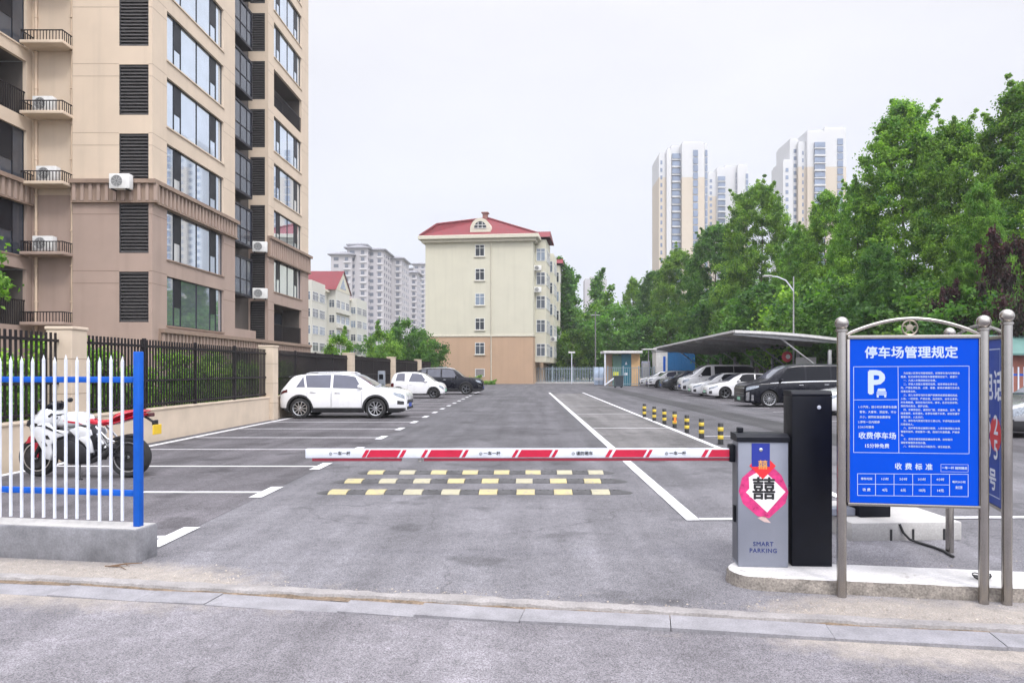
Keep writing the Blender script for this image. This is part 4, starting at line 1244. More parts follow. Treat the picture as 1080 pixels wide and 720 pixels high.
# ------------------------------------------------------------------ white six storey house behind the left fence
WH = thing('apartment_house', 'white walk-up house with red roofs and a gable, far behind the left fence', 'building', (-40, 120, 0))
WWALL = pm('white_render', (.50,.495,.45), .88, var=.06, vscale=.4, streak=.08)
MB().box(-12, 0, 0, 48, -.1, 16.6).build('wall', WWALL, WH)
m_ = MB().rbox(-12.6, .55, -.5, 48.5, 16.601, 17.05, .05); m_.build('eaves', CORN, WH)
m_ = MB(); m_.add([(-12.4,-.4,17.06),(.4,-.4,17.06),(.4,48.4,17.06),(-12.4,48.4,17.06),(-6,5,20.2),(-6,43,20.2)], [(0,1,4),(1,2,5,4),(2,3,5),(3,0,4,5)]); m_.build('roof', RTILE, WH)
for y0, y1, ped in ((3.5, 11.5, False), (18.5, 29, True), (35, 44.5, False)):
    b = MB().box(.003, 1.6, y0, y1, .3, 17.3).build('bay', WWALL, WH)
    for k in range(5):
        z = 2.0 + 2.95*k
        n_ = 3 if ped else 2
        for i in range(n_):
            wd = (y1-y0)/n_
            house_window(b, (1.6, y0), (0,1), (1,0), wd*(i+.5), z, wd-.7, 1.6)
        house_window(b, (.05, y0), (1,0), (0,-1), .8, z, 1.1, 1.55)
        if ped and k: MB().rbox(1.603, 2.1, y0+.3, y1-.3, z-1.0, z-.25, .03).build('balcony_front', WWALL, b)
    if ped:
        m_ = MB(); ym = (y0+y1)/2
        m_.prism([(y0-.6,17.3),(y1+.6,17.3),(ym,21.4)], 'x', 1.3, 1.65)
        p = m_.build('pediment', CORN, WH)
        MB().prism([(ym-2.2,17.9),(ym+2.2,17.9),(ym,20.0)], 'x', 1.66, 1.70).build('pediment_window', WGL, p)
        m_ = MB(); m_.add([(1.9,y0-.9,17.2),(1.9,ym,21.6),(-6,ym,21.6),(-6,y0-.9,17.2),(1.9,y1+.9,17.2),(-6,y1+.9,17.2)], [(0,1,2,3),(1,4,5,2)]); m_.build('gable_roof', RTILE, WH)
for y in (15, 32, 46.5):
    for k in range(5): house_window(WH, (0,0), (0,1), (1,0), y, 2.0+2.95*k, 1.6, 1.6)

# ------------------------------------------------------------------ grey towers with pagoda roofs
GW = pm('grey_tower_wall', (.40,.385,.40), .88, var=.08, vscale=.1)
GW2 = pm('pale_tower_band', (.56,.55,.56), .88, var=.08, vscale=.1)
GRF = pm('grey_tower_roof', (.22,.22,.245), .8)
GGL = pm('tower_window_glass', (.10,.115,.15), .15, spec=.8, var=.4, vscale=.3)
def windows_on(par, specs, m, P, U, N, count):
    """small far windows: the first `count` as parts, the rest as one stuff part"""
    rest = MB(); nrest = 0
    for i, (u0, u1, z0, z1) in enumerate(specs):
        if i < count:
            f = MB(); uvbox(f, P, U, N, u0, u1, z0, z1, -.06, .05); f.build('window', m, par)
        else:
            uvbox(rest, P, U, N, u0, u1, z0, z1, -.06, .05); nrest += 1
    if nrest:
        o = rest.build('windows', m, par); o['kind'] = 'stuff'
def pagoda_tower(label, blocks, Y, count=30):
    """blocks: (px0, px1, eave py, dY, depth)"""
    x0 = XX(blocks[0][0], Y)
    t = thing('residential_tower', label, 'tower block', (x0, Y, 0), 0, 'grey tower blocks with hipped roofs')
    for (a, b_, ey, dy, dep) in blocks:
        yy = Y+dy
        xa, xb, zt = XX(a, yy)-x0, XX(b_, yy)-x0, ZZ(ey, yy)
        w_ = MB().box(xa, xb, dy, dy+dep, -.1, zt).build('wall', GW, t)
        ov = 1.2
        r_ = MB(); h_ = (xb-xa)*.22
        r_.box(xa-ov, xb+ov, dy-ov, dy+dep+ov, zt+.02, zt+.5)
        cxx = (xa+xb)/2; k = min(dep, xb-xa)/2*.75
        r_.add([(xa-ov,dy-ov,zt+.51),(xb+ov,dy-ov,zt+.51),(xb+ov,dy+dep+ov,zt+.51),(xa-ov,dy+dep+ov,zt+.51),
                (cxx-(xb-xa)*.12,dy+k,zt+h_),(cxx+(xb-xa)*.12,dy+k,zt+h_),(cxx+(xb-xa)*.12,dy+dep-k,zt+h_),(cxx-(xb-xa)*.12,dy+dep-k,zt+h_)],
               [(0,1,5,4),(1,2,6,5),(2,3,7,6),(3,0,4,7),(4,5,6,7)])
        r_.build('roof', GRF, t)
        W_ = xb-xa
        if ey > 260 or True:
            nc = max(1, int(W_/3.4)); sp = []
            fl = int((zt-2)/2.95)
            for f in range(fl, 0, -1):
                z = zt - 2.4 - (fl-f)*2.95
                for c in range(nc):
                    u = W_*(c+.5)/nc; wd = .75 if c % 2 else 1.05
                    sp.append((u-wd, u+wd, z, z+1.5))
            windows_on(w_, sp, GGL, (xa, dy), (1,0), (0,-1), count)
            sp2 = []
            nc2 = max(1, int(dep/4))
            for f in range(fl, 0, -1):
                z = zt - 2.4 - (fl-f)*2.95
                for c in range(nc2):
                    u = dep*(c+.5)/nc2; sp2.append((u-.9, u+.9, z, z+1.5))
            windows_on(w_, sp2, GGL, (xb, dy), (0,1), (1,0), 0)
            bd = MB()
            for f in range(0, fl, 1):
                z = zt - 3.0 - f*2.95
                bd.box(xa+W_*.62, xb-W_*.06, dy-.55, dy-.003, z-.25, z+.25)
            bd.build('balcony_bands', GW2, t)
pagoda_tower('big grey tower block with a small rooftop pavilion, leftmost of the pagoda roofed group',
    [(349, 371, 269, 0, 16), (366, 388, 262, 3, 16), (368.5, 385.5, 259, 9, 8)], 305)
pagoda_tower('grey tower block close beside the pavilion topped one, second in the group', [(387, 404.5, 264, 0, 18)], 312)
pagoda_tower('grey tower block with the steep little roof, third in the group', [(406, 424, 273, 0, 18)], 330)
pagoda_tower('lower grey tower block, rightmost of the hip roofed group', [(425, 440, 288, 0, 14)], 365)
pagoda_tower('palest grey tower block peeping out beside the yellow house', [(436, 449, 279, 0, 14), (430,440,284,2,12)], 430)

# ------------------------------------------------------------------ slim white and beige towers on the right
TW = pm('white_tower_wall', (.52,.525,.535), .85, var=.05, vscale=.1)
TBg = pm('beige_tower_wall', (.50,.435,.355), .85, var=.05, vscale=.1)
TGL = pm('blue_tower_glass', (.20,.245,.33), .1, metal=.35, var=.3, vscale=.15)
def slim_tower(label, Y, vols, cols, ybeige, count=40):
    x0 = XX(vols[0][0], Y)
    t = thing('residential_tower', label, 'tower block', (x0, Y, 0), 0, 'slim white and beige tower blocks')
    for (a, b_, ty, dy, dep, bei) in vols:
        yy = Y + dy
        xa, xb, zt = XX(a, yy)-x0, XX(b_, yy)-x0, ZZ(ty, yy)
        zb = ZZ(ybeige, yy)
        if bei:
            MB().box(xa, xb, dy, dy+dep, zb, zt).build('upper_wall', TW, t); MB().box(xa, xb, dy, dy+dep, -.1, zb-.02).build('lower_wall', TBg, t)
        else: MB().box(xa, xb, dy, dy+dep, -.1, zt).build('wall', TW, t)
        MB().box(xa+.4, xb-.4, dy+.5, dy+dep-.5, zt+.01, zt+.9).build('parapet', TW, t)
    for (a, b_, ty, dy, style) in cols:
        yy = Y + dy
        xa, xb, zt = XX(a, yy)-x0, XX(b_, yy)-x0, ZZ(ty, yy)
        n_ = int((zt-3)/2.95)
        rest = MB()
        for k in range(n_):
            z = zt - 2.95*(k+1)
            if style == 'bal':
                MB().box(xa-.1, xb+.1, dy-1.3, dy-.01, z, z+.7 if k % 2 else z+.45).build('balcony_slab', TW, t)
                q = (xa, xb, dy-.9, dy-.02, z+.75, z+2.7)
            elif style == 'strip': q = (xa, xb, dy-.25, dy-.02, z+.35, z+2.8)
            else: q = (xa, xb, dy-.12, dy-.02, z+.9, z+2.4)
            if k < count: MB().box(*q).build('window', TGL, t)
            else: rest.box(*q)
        if rest.v: rest.build('windows', TGL, t)['kind'] = 'stuff'
slim_tower('tallest looking slim white and beige tower, left of the three', 280,
    [(695,704,163,0,16,True),(703.2,708,158,-1.2,18,False),(707.2,720,155,1.5,14,False),(719.3,743,151,-2,20,True),(743.1,746.5,152,0,17,False)],
    [(708.5,718.5,162,1.5,'bal'),(731,736,158,-2,'strip'),(696.5,698.5,168,0,'w'),(743.6,746,158,0,'strip')], 187)
slim_tower('lower white tower standing between the other two slim ones', 345,
    [(747,757,183,0,14,True),(756,765,178,-1,15,False),(764,779,176,1,14,False),(778,789,175,-1,16,True)],
    [(757,764.5,186,-1,'bal'),(776,779,182,1,'strip'),(786.5,789,183,-1,'strip'),(748.5,751,188,0,'w')], 207)
slim_tower('broad white and beige tower behind the tall trees, right of the three', 285,
    [(826,836,170,0,14,False),(833,843,148,1.5,16,False),(842,852,151,-.5,17,True),(851.5,870,139,-2,20,True),(869.3,892.5,136,0,19,True)],
    [(837,840,156,1.5,'w'),(858.5,869.5,150,-2,'bal'),(883,889,146,0,'strip'),(828.5,831.5,176,0,'w'),(846,847.5,158,-.5,'w')], 176)
# small faraway block near the dark trees
m_t = thing('office_block', 'tiny grey block far off behind the dark trees', 'building', (XX(617,520), 520, 0))
MB().box(0, 16, 0, 18, -.1, ZZ(294,520)).build('wall', GW, m_t); MB().box(4, 12, 4, 12, ZZ(294,520)+.01, ZZ(291,520)).build('roof_house', GW, m_t)
# ------------------------------------------------------------------ cars
def pch(pts):
    """smooth monotone-ish interpolation through (x, v) points"""
    xs = np.array([p[0] for p in pts], float); ys = np.array([p[1] for p in pts], float)
    h = np.diff(xs); dl = np.diff(ys)/h
    m = np.zeros(len(xs)); m[0] = dl[0]; m[-1] = dl[-1]
    for i in range(1, len(xs)-1):
        m[i] = 0 if dl[i-1]*dl[i] <= 0 else 3*(h[i-1]+h[i])/((2*h[i]+h[i-1])/dl[i-1] + (h[i]+2*h[i-1])/dl[i])
    def f(x):
        x = min(max(x, xs[0]), xs[-1]); i = int(min(max(np.searchsorted(xs, x)-1, 0), len(h)-1))
        t = (x-xs[i])/h[i]
        return float((1+2*t)*(1-t)**2*ys[i] + t*(1-t)**2*h[i]*m[i] + t*t*(3-2*t)*ys[i+1] + t*t*(t-1)*h[i]*m[i+1])
    return f
CARP = {}
def car_paint(name, col, metal=0.0, rough=.28):
    return pm(name, col, rough, metal=metal, var=.03, vscale=2, coat=1.0)
PW = car_paint('white_car_paint', (.72,.72,.735)); PB = car_paint('black_car_paint', (.003,.0035,.009), .2)
for _n in ('black_car_paint',):
    _b = bpy.data.materials[_n].node_tree.nodes['Principled BSDF']; _b.inputs['Coat Weight'].default_value = .2; _b.inputs['Specular IOR Level'].default_value = .25
PD = car_paint('dark_grey_car_paint', (.028,.03,.036), .3); PS = car_paint('silver_car_paint', (.38,.39,.41), .6)
PLAS = pm('black_plastic', (.020,.020,.023), .6, var=.2)
TYRE = pm('tyre_rubber', (.017,.017,.018), .8, var=.25, vscale=12)
ALLOY = pm('alloy_rim', (.55,.56,.58), .28, metal=.9)
ALLOY_D = pm('dark_alloy_rim', (.20,.205,.22), .3, metal=.9)
LENS = pm('headlamp_lens', (.30,.33,.37), .08, spec=.9, metal=.5, var=.6, vscale=25, coat=.6)
LAMPR = pm('tail_lamp_red', (.07,.006,.01), .15, coat=.6)
PLATEB = pm('blue_plate', (.02,.06,.35), .4); PLATEG = pm('green_plate', (.25,.55,.38), .4)
GRILL = pm('grille_mesh', (.018,.019,.022), .4, var=.7, vscale=40)
WELL = pm('wheel_well', (.008,.008,.008), .9)

class Car:
    def __init__(s, sp):
        s.sp = sp; L = sp['L']; s.L = L
        cv = lambda k: pch([(-L/2+u*L, v) for u, v in sp[k]])
        s.top, s.belt, s.bot = cv('top'), cv('belt'), cv('bot')
        s.wf = cv('w'); s.W = sp['W']/2; s.tum = sp.get('tum', .26)
    def half(s, x):
        t, b, o = s.top(x), s.belt(x), s.bot(x)
        w = s.W*s.wf(x); b = min(b, t-.012); h = t-b; d = b-o
        wg = lambda q: w*.935 - h*s.tum*q
        pts = [(0,o), (.78*w,o), (.93*w,o+.02), (.985*w,o+.16*d), (w,o+.42*d), (w*1.0,o+.62*d), (.992*w,o+.80*d), (.975*w,b-.05*d), (.955*w,b-.008), (wg(0),b)]
        for q in (.06,.3,.6,.86): pts.append((wg(q), b+q*h))
        rr = min(.07, .5*h)
        we = wg(.95)
        pts += [(we-.012, t-.07*h-.002), (we-.05, t-.02*h), (we*.78, t+.004), (we*.4, t+.016), (0, t+.02)]
        return pts
    def side(s, x, q):
        """q 0..1 up the lower body side"""
        p = s.half(x)[2:9]; z = p[0][1] + q*(p[-1][1]-p[0][1])
        for i in range(len(p)-1):
            if p[i][1]-1e-6 <= z <= p[i+1][1]+1e-6:
                k = (z-p[i][1])/max(1e-6, p[i+1][1]-p[i][1]); return (p[i][0]+(p[i+1][0]-p[i][0])*k, z)
        return p[-1]
    def sidez(s, x, z):
        p = s.half(x)[2:9]; q = (z-p[0][1])/max(.01, p[-1][1]-p[0][1]); return s.side(x, min(1, max(0, q)))
    def glass(s, x, q):
        t, b = s.top(x), s.belt(x); b = min(b, t-.012); h = t-b; return (s.W*s.wf(x)*.935 - h*s.tum*q, b+q*h)
    def topp(s, x, f):
        p = s.half(x)[-5:]; y = f*p[1][0]*.985
        q = p[1:]
        for i in range(len(q)-1):
            if q[i][0] >= abs(y) >= q[i+1][0]:
                k = (q[i][0]-abs(y))/max(1e-6, q[i][0]-q[i+1][0]); return (y, q[i][1]+(q[i+1][1]-q[i][1])*k)
        return (y, q[0][1])
    def patch(s, fn, xs, off, sg, m_, m=None):
        """fn(x) -> list of (y,z) half points bottom to top; pushed outward by off"""
        rows = []
        for x in xs:
            r = []
            for (y, z) in fn(x): r.append((x, sg*(y+off), z))
            rows.append(r)
        m_.grid(rows, m)
def lin(a, b, n): return [a+(b-a)*i/(n-1) for i in range(n)]

def wheel(par, x, y, r, wd, sg, rimm, spokes=10, rr=.70):
    t = MB()
    prof = [(r*rr, -wd/2*.9), (r*.90, -wd/2), (r*.975, -wd/2*.86), (r, -wd/2*.55), (r, wd/2*.55), (r*.975, wd/2*.86), (r*.90, wd/2), (r*rr, wd/2*.9), (r*rr*.97, 0)]
    t.lathe(prof, 36, 'y', (x, y, r), closed=True)
    o = t.build('wheel', TYRE, par, smooth=40)
    m_ = MB(); f = sg*wd/2
    R0 = r*rr
    m_.lathe([(R0*1.01, f*.93), (R0*1.0, f*.98), (R0*.93, f*.92), (R0*.90, f*.5), (R0*.90, 0)], 36, 'y', (x, y, r), cap=False)
    for k in range(spokes):
        q = 2*PI*k/spokes
        ca, sa = math.cos(q), math.sin(q); cb_, sb = math.cos(q+.10), math.sin(q+.10)
        w0, w1 = .13*R0*(10/spokes)**.6, .12*R0*(10/spokes)**.6
        v = []
        for (rad, wdt, dp) in ((R0*.16, w0, f*.90), (R0*.95, w1, f*.93)):
            for e in (-1, 1):
                a = q + e*wdt/rad*.5 if rad > R0*.5 else q + e*wdt/rad*.5
                v.append((x+rad*math.cos(a), y+dp, r+rad*math.sin(a))); v.append((x+rad*math.cos(a), y+dp-f*.22, r+rad*math.sin(a)))
        m_.add(v, [(0,2,6,4),(0,4,5,1),(2,3,7,6),(1,5,7,3)])
    m_.lathe([(.0001, f*.93), (R0*.14, f*.92), (R0*.19, f*.86), (R0*.19, f*.6)], 18, 'y', (x, y, r), cap=False)
    m_.build('rim', rimm, o, smooth=35)
    MB().lathe([(.0001, f*.45), (R0*.9, f*.45)], 28, 'y', (x, y, r)).build('brake_disc', WELL, o)
    return o

def make_car(name, label, cat, sp, paint, loc, rz, grp=None):
    c = Car(sp); L = sp['L']; t = thing(name, label, cat, loc, rz, grp)
    X_ = lambda u: -L/2+u*L
    r = sp['r']; xr, xf = X_(sp['xw'][0]), X_(sp['xw'][1]); wy = c.W-.115
    xs = sorted(set([round(X_(u), 4) for u in lin(0, 1, 64)] + [X_(.003), X_(.008), X_(.015), X_(.985), X_(.992), X_(.997)]))
    rows = []
    for x in xs:
        p = c.half(x); rows.append([(x, y, z) for y, z in p] + [(x, -y, z) for y, z in p[-2:0:-1]])
    b = MB(); b.grid(rows, close=True)
    n_ = len(rows[0]); nh = len(c.half(0)); N_ = n_
    for base in (0, (len(rows)-1)*n_):
        fs = []
        for i in range(nh-1):
            a0, a1 = i, i+1; b0, b1 = (N_-i) % N_, (N_-i-1) % N_
            if a0 == b0: fs.append((base+a0, base+a1, base+b1))
            elif a1 == b1: fs.append((base+a0, base+a1, base+b0))
            else: fs.append((base+a0, base+a1, base+b1, base+b0))
        b.add([], [])
        for f in fs: b.f.append(list(f)); b.mi.append(0)
    body = b.build('body', paint, t)
    # wheel arches
    cut = MB()
    for x in (xr, xf):
        for sg in (-1, 1):
            cut.lathe([(r+sp.get('gap', .055), -.30), (r+sp.get('gap', .055), .30)], 40, 'y', (x, sg*(c.W+.02), r+.01))
    cu = cut.build('arch_cutter', WELL, t)
    body.data.materials.append(WELL)
    md = body.modifiers.new('arches', 'BOOLEAN'); md.operation = 'DIFFERENCE'; md.object = cu; md.solver = 'EXACT'
    try: md.material_mode = 'TRANSFER'
    except Exception: pass
    dg = bpy.context.evaluated_depsgraph_get()
    nm = bpy.data.meshes.new_from_object(body.evaluated_get(dg))
    body.modifiers.clear(); old = body.data; body.data = nm
    bpy.data.meshes.remove(old); bpy.data.objects.remove(cu)
    nm.polygons.foreach_set('use_smooth', [True]*len(nm.polygons)); nm.set_sharp_from_angle(angle=R(32))
    for x in (xr, xf):
        for sg in (-1, 1):
            wheel(t, x, sg*wy, r, sp.get('tw', .215), sg, sp.get('rim', ALLOY), sp.get('spokes', 10), sp.get('rr', .70))
    # lower cladding and arch lips
    if sp.get('clad'):
        cz = sp['clad']
        for sg in (-1, 1):
            m_ = MB()
            for (ua, ub) in ((0.004, sp['xw'][0]-(r+.06)/L), (sp['xw'][0]+(r+.06)/L, sp['xw'][1]-(r+.06)/L), (sp['xw'][1]+(r+.06)/L, .994)):
                c.patch(lambda x: [c.side(x, 0.0)] + [c.sidez(x, z) for z in lin(c.half(x)[2][1]+.01, max(cz, c.half(x)[2][1]+.03), 5)], lin(X_(ua), X_(ub), 12), .006, sg, m_)
            m_.build('sill_cladding', PLAS, t, smooth=40)
            for x in (xr, xf):
                m_ = MB(); R1, R2 = r+.05, r+.115; rows = [[], [], []]
                for i in range(29):
                    q = PI*(-.08+1.16*i/28)
                    for k, rad in enumerate((R1, R1, R2)):
                        xx, zz = x+rad*math.cos(q), r+.01+rad*math.sin(q)
                        yy = c.sidez(xx, zz)[0]
                        rows[k].append((xx, sg*(yy+(-.05 if k == 0 else .010 if k == 1 else .005)), zz))
                m_.grid(rows); m_.build('arch_trim', PLAS, t, smooth=60)
    # glass
    g0, g1 = sp.get('q', (.07, .88))
    for sg in (-1, 1):
        for wi, (ua, ub, sl0, sl1) in enumerate(sp['win']):
            m_ = MB(); n = 12
            rows = []
            for i in range(n):
                k = i/(n-1)
                row = []
                for j in range(7):
                    q = g0+(g1-g0)*j/6
                    x = X_(ua + sl0*(j/6) + (ub+sl1*(j/6) - ua - sl0*(j/6))*k)
                    y, z = c.glass(x, q); row.append((x, sg*(y+.006), z))
                rows.append(row)
            m_.grid(rows); m_.build('side_window', sp.get('glass', GLASS), t, smooth=30)
    m_ = MB(); ua, ub = sp['wsh']
    rows = [[(x,)+c.topp(x, f) for f in lin(-.93, .93, 13)] for x in lin(X_(ua), X_(ub), 14)]
    rows = [[(p[0]+.004, p[1], p[2]+.008) for p in r_] for r_ in rows]
    m_.grid(rows); m_.build('windscreen', sp.get('wglass', GLASS_C), t, smooth=30)
    if sp.get('rear'):
        m_ = MB(); ua, ub = sp['rear']
        rows = [[(p[0]-.004, p[1], p[2]+.008) for p in [(x,)+c.topp(x, f) for f in lin(-.88, .88, 11)]] for x in lin(X_(ua), X_(ub), 10)]
        m_.grid(rows); m_.build('rear_window', GLASS, t, smooth=30)
    # doors: shallow dark gap with the panel over it
    SEAM = pm('door_gap', (.03,.03,.03), .8)
    for sg in (-1, 1):
        for (ua, ub) in sp['doors']:
            zb = sp.get('clad', c.bot(0)+.1)+.02
            def fn(lo):
                def g(x):
                    za = zb+lo
                    for xa_ in (xr, xf):
                        R_ = r+.10
                        if abs(x-xa_) < R_: za = max(za, r+.01+math.sqrt(R_*R_-(x-xa_)**2)+lo)
                    return [c.sidez(x, z) for z in lin(za, c.half(x)[8][1]-.012-lo, 9)]
                return g
            m_ = MB(); c.patch(fn(-.006), lin(X_(ua), X_(ub), 24), .004, sg, m_, SEAM)
            c.patch(fn(0.0), lin(X_(ua)+.007, X_(ub)-.007, 24), .009, sg, m_)
            d_ = m_.build('door', paint, t, smooth=30)
            hx = X_(ua)+.10; zz = c.half(hx)[8][1]-.13; y = c.sidez(hx, zz)[0]
            MB().rbox(hx, hx+.20, min(sg*(y+.008), sg*(y+.03)), max(sg*(y+.008), sg*(y+.03)), zz-.014, zz+.014, .006).build('handle', sp.get('handle', paint), d_, smooth=40)
        # mirror
        mu = sp['mir']; xm_ = X_(mu); y, z = c.glass(xm_, .06)
        m_ = MB(); m_.ball((xm_-.02, sg*(y+.13), z+.075), .1, 8, (.62, 1.0, .72)); m_.tube([(xm_+.02, sg*(y-.01), z+.02), (xm_-.01, sg*(y+.09), z+.05)], .022, 8)
        m_.build('wing_mirror', sp.get('mirm', paint), t, smooth=60)
        # head lamp and tail lamp wrap round the corners
        a, b_, q0, q1 = sp['lamp']
        m_ = MB(); c.patch(lambda x: [c.side(x, q) for q in lin(q0+(q1-q0)*.55*max(0, (X_(b_)-x)/(X_(b_)-X_(a)))**2, q1, 5)], lin(X_(a), X_(b_), 10), .006, sg, m_)
        m_.build('headlight', LENS, t, smooth=40)
        a, b_, q0, q1 = sp.get('tail', (.004, .09, .78, .96))
        m_ = MB(); c.patch(lambda x: [c.side(x, q) for q in lin(q0, q1, 4)], lin(X_(a), X_(b_), 6), .006, sg, m_)
        m_.build('tail_light', LAMPR, t, smooth=40)
    # front face
    xn = L/2; hf = c.half(xn); wn = hf[4][0]; z0f, z1f = hf[0][1], hf[-1][1]
    H_ = z1f-z0f
    def fbox(nm, fa, fb, wfrac, mat_, dp=.012, rr=.01):
        MB().rbox(xn-.05, xn+dp, -wn*wfrac, wn*wfrac, z0f+H_*fa, z0f+H_*fb, rr).build(nm, mat_, t, smooth=40)
    for g in sp['front']: fbox(*g)
    # number plate
    pz = z0f+H_*sp.get('plate', .40)
    MB().rbox(xn, xn+.022, -.22, .22, pz-.07, pz+.07, .004).build('number_plate', sp.get('platem', PLATEB), t)
    for sg in (-1, 1):
        for (ua, ub, qa, qb, mt) in sp.get('vents', []):
            m_ = MB(); c.patch(lambda x: [c.side(x, q) for q in lin(qa, qb, 4)], lin(X_(ua), X_(ub), 6), .007, sg, m_); m_.build('bumper_vent', mt, t, smooth=40)
    if sp.get('rails'):
        ua, ub = sp['rails']
        for sg in (-1, 1):
            pts = []
            for i, x in enumerate(lin(X_(ua), X_(ub), 14)):
                y, z = c.topp(x, .9); pts.append((x, sg*abs(y), z + (.012 if i in (0, 13) else .042)))
            MB().tube(pts, .016, 8).build('roof_rail', sp.get('railm', ALLOY), t, smooth=60)
    if sp.get('chrome'):
        for sg in (-1, 1):
            m_ = MB(); ua, ub = sp['chrome']
            c.patch(lambda x: [c.glass(x, .0), c.glass(x, .05)], lin(X_(ua), X_(ub), 20), .008, sg, m_); m_.build('chrome_trim', CHROME, t)
    return t, c
FRW = [(0,.84),(.012,.93),(.05,.985),(.14,1),(.8,1),(.90,.985),(.955,.93),(.985,.85),(1,.74)]
SUV = dict(L=4.45, W=1.84, r=.345, xw=(.168,.765), gap=.05,
    top=[(0,.86),(.02,.985),(.05,1.14),(.085,1.34),(.115,1.44),(.16,1.48),(.3,1.525),(.45,1.535),(.58,1.475),(.66,1.30),(.775,1.045),(.86,1.02),(.94,.96),(.975,.90),(.99,.83),(1,.72)],
    belt=[(0,.84),(.03,.96),(.10,1.04),(.4,1.01),(.66,.985),(.775,.975),(.86,.97),(.94,.92),(.975,.87),(.99,.79),(1,.68)],
    bot=[(0,.36),(.03,.27),(.1,.2),(.9,.19),(.96,.2),(1,.27)], w=FRW, clad=.36,
    win=[(.135,.205,.055,-.02),(.222,.405,-.02,0),(.425,.665,0,-.065)], wsh=(.583,.768), rear=(.04,.098), doors=[(.225,.415),(.42,.655)], mir=.645,
    lamp=(.905,.988,.72,.93), front=[('grille',.46,.74,.80,GRILL),('lower_grille',.04,.26,.86,PLAS),('chrome_bar',.66,.69,.80,CHROME,.018,.004)], rails=(.2,.56), tail=(.004,.07,.84,.97), q=(.05,.91),
    vents=[(.935,.985,.38,.56,PLAS)], plate=.36, handle=CHROME, glass=pm('grey_side_glass', (.075,.08,.12), .05, spec=.9, var=.2, vscale=1.2, coat=.4))
def shear(c): pass
# left row: noses point to +X
t, c = make_car('parked_car', 'white SUV with roof rails and black lower cladding parked nose out by the left fence', 'car', dict(SUV, L=4.3), PW, (-6.47, 25.0, 0.004), R(0))
# tail spoiler
m_ = MB(); rows = []
for f in lin(-.9, .9, 9):
    y, z = c.topp(-2.15+.145*4.3, f); rows.append([(-2.15+.125*4.3, y*.99, z-.09), (-2.15+.058*4.3, y*.96, z-.075), (-2.15+.058*4.3, y*.96, z-.045), (-2.15+.15*4.3, y, z+.014)])
m_.grid(rows); m_.build('roof_spoiler', PW, t, smooth=60)
MINI = dict(L=3.15, W=1.5, r=.285, xw=(.15,.80), gap=.045, tw=.17, rim=ALLOY_D, spokes=5, rr=.66,
    top=[(0,.80),(.015,1.0),(.05,1.30),(.10,1.46),(.25,1.52),(.45,1.52),(.58,1.45),(.70,1.24),(.83,.96),(.92,.88),(.97,.78),(1,.62)],
    belt=[(0,.78),(.03,.95),(.12,.97),(.4,.92),(.7,.89),(.83,.87),(.92,.82),(.97,.73),(1,.58)],
    bot=[(0,.34),(.04,.24),(.1,.19),(.9,.19),(.96,.21),(1,.28)], w=FRW, clad=.27,
    win=[(.10,.27,.03,0),(.34,.70,.06,-.12)], wsh=(.59,.82), rear=(.02,.09), doors=[(.32,.72)], mir=.66,
    lamp=(.90,.985,.62,.92), front=[('grille',.1,.3,.8,PLAS)], vents=[], plate=.5, platem=PLATEG, tail=(.003,.07,.5,.9), glass=pm('grey_side_glass',(.075,.08,.12)))
t, c = make_car('parked_car', 'small white two door electric car with black tail lamps, parked between the two SUVs', 'car', MINI, PW, (-6.72, 42.0, 0.004), 0)
m_ = MB(); rows = [[(x, y, z+.006) for (y, z) in [c.topp(x, f) for f in lin(-1, 1, 11)]] for x in lin(-3.15*.4, -3.15*.5+.58*3.15, 10)]
m_.grid(rows); m_.build('black_roof_panel', PB, t, smooth=40)
BSUV = dict(SUV); BSUV.update(L=4.75, W=1.9, r=.37, clad=.40, glass=pm('smoked_glass', (.05,.055,.085), .05, spec=.9, var=.2, coat=.4), rim=ALLOY_D, spokes=5,
    top=[(0,.98),(.015,1.12),(.04,1.35),(.09,1.62),(.16,1.70),(.3,1.74),(.48,1.74),(.58,1.68),(.65,1.50),(.745,1.16),(.86,1.11),(.95,1.05),(.985,.95),(1,.8)],
    belt=[(0,.96),(.03,1.10),(.10,1.16),(.4,1.13),(.66,1.10),(.745,1.09),(.86,1.06),(.95,1.0),(.985,.90),(1,.75)],
    win=[(.11,.2,.03,0),(.222,.405,0,0),(.425,.655,0,-.075)], wsh=(.59,.74), rear=(.02,.085), rails=(.12,.57), doors=[(.225,.415),(.42,.645)], mir=.63)
make_car('parked_car', 'large black SUV, farthest vehicle of the left row beside the ochre wall', 'car', BSUV, PB, (-5.75, 48.6, 0.004), 0)

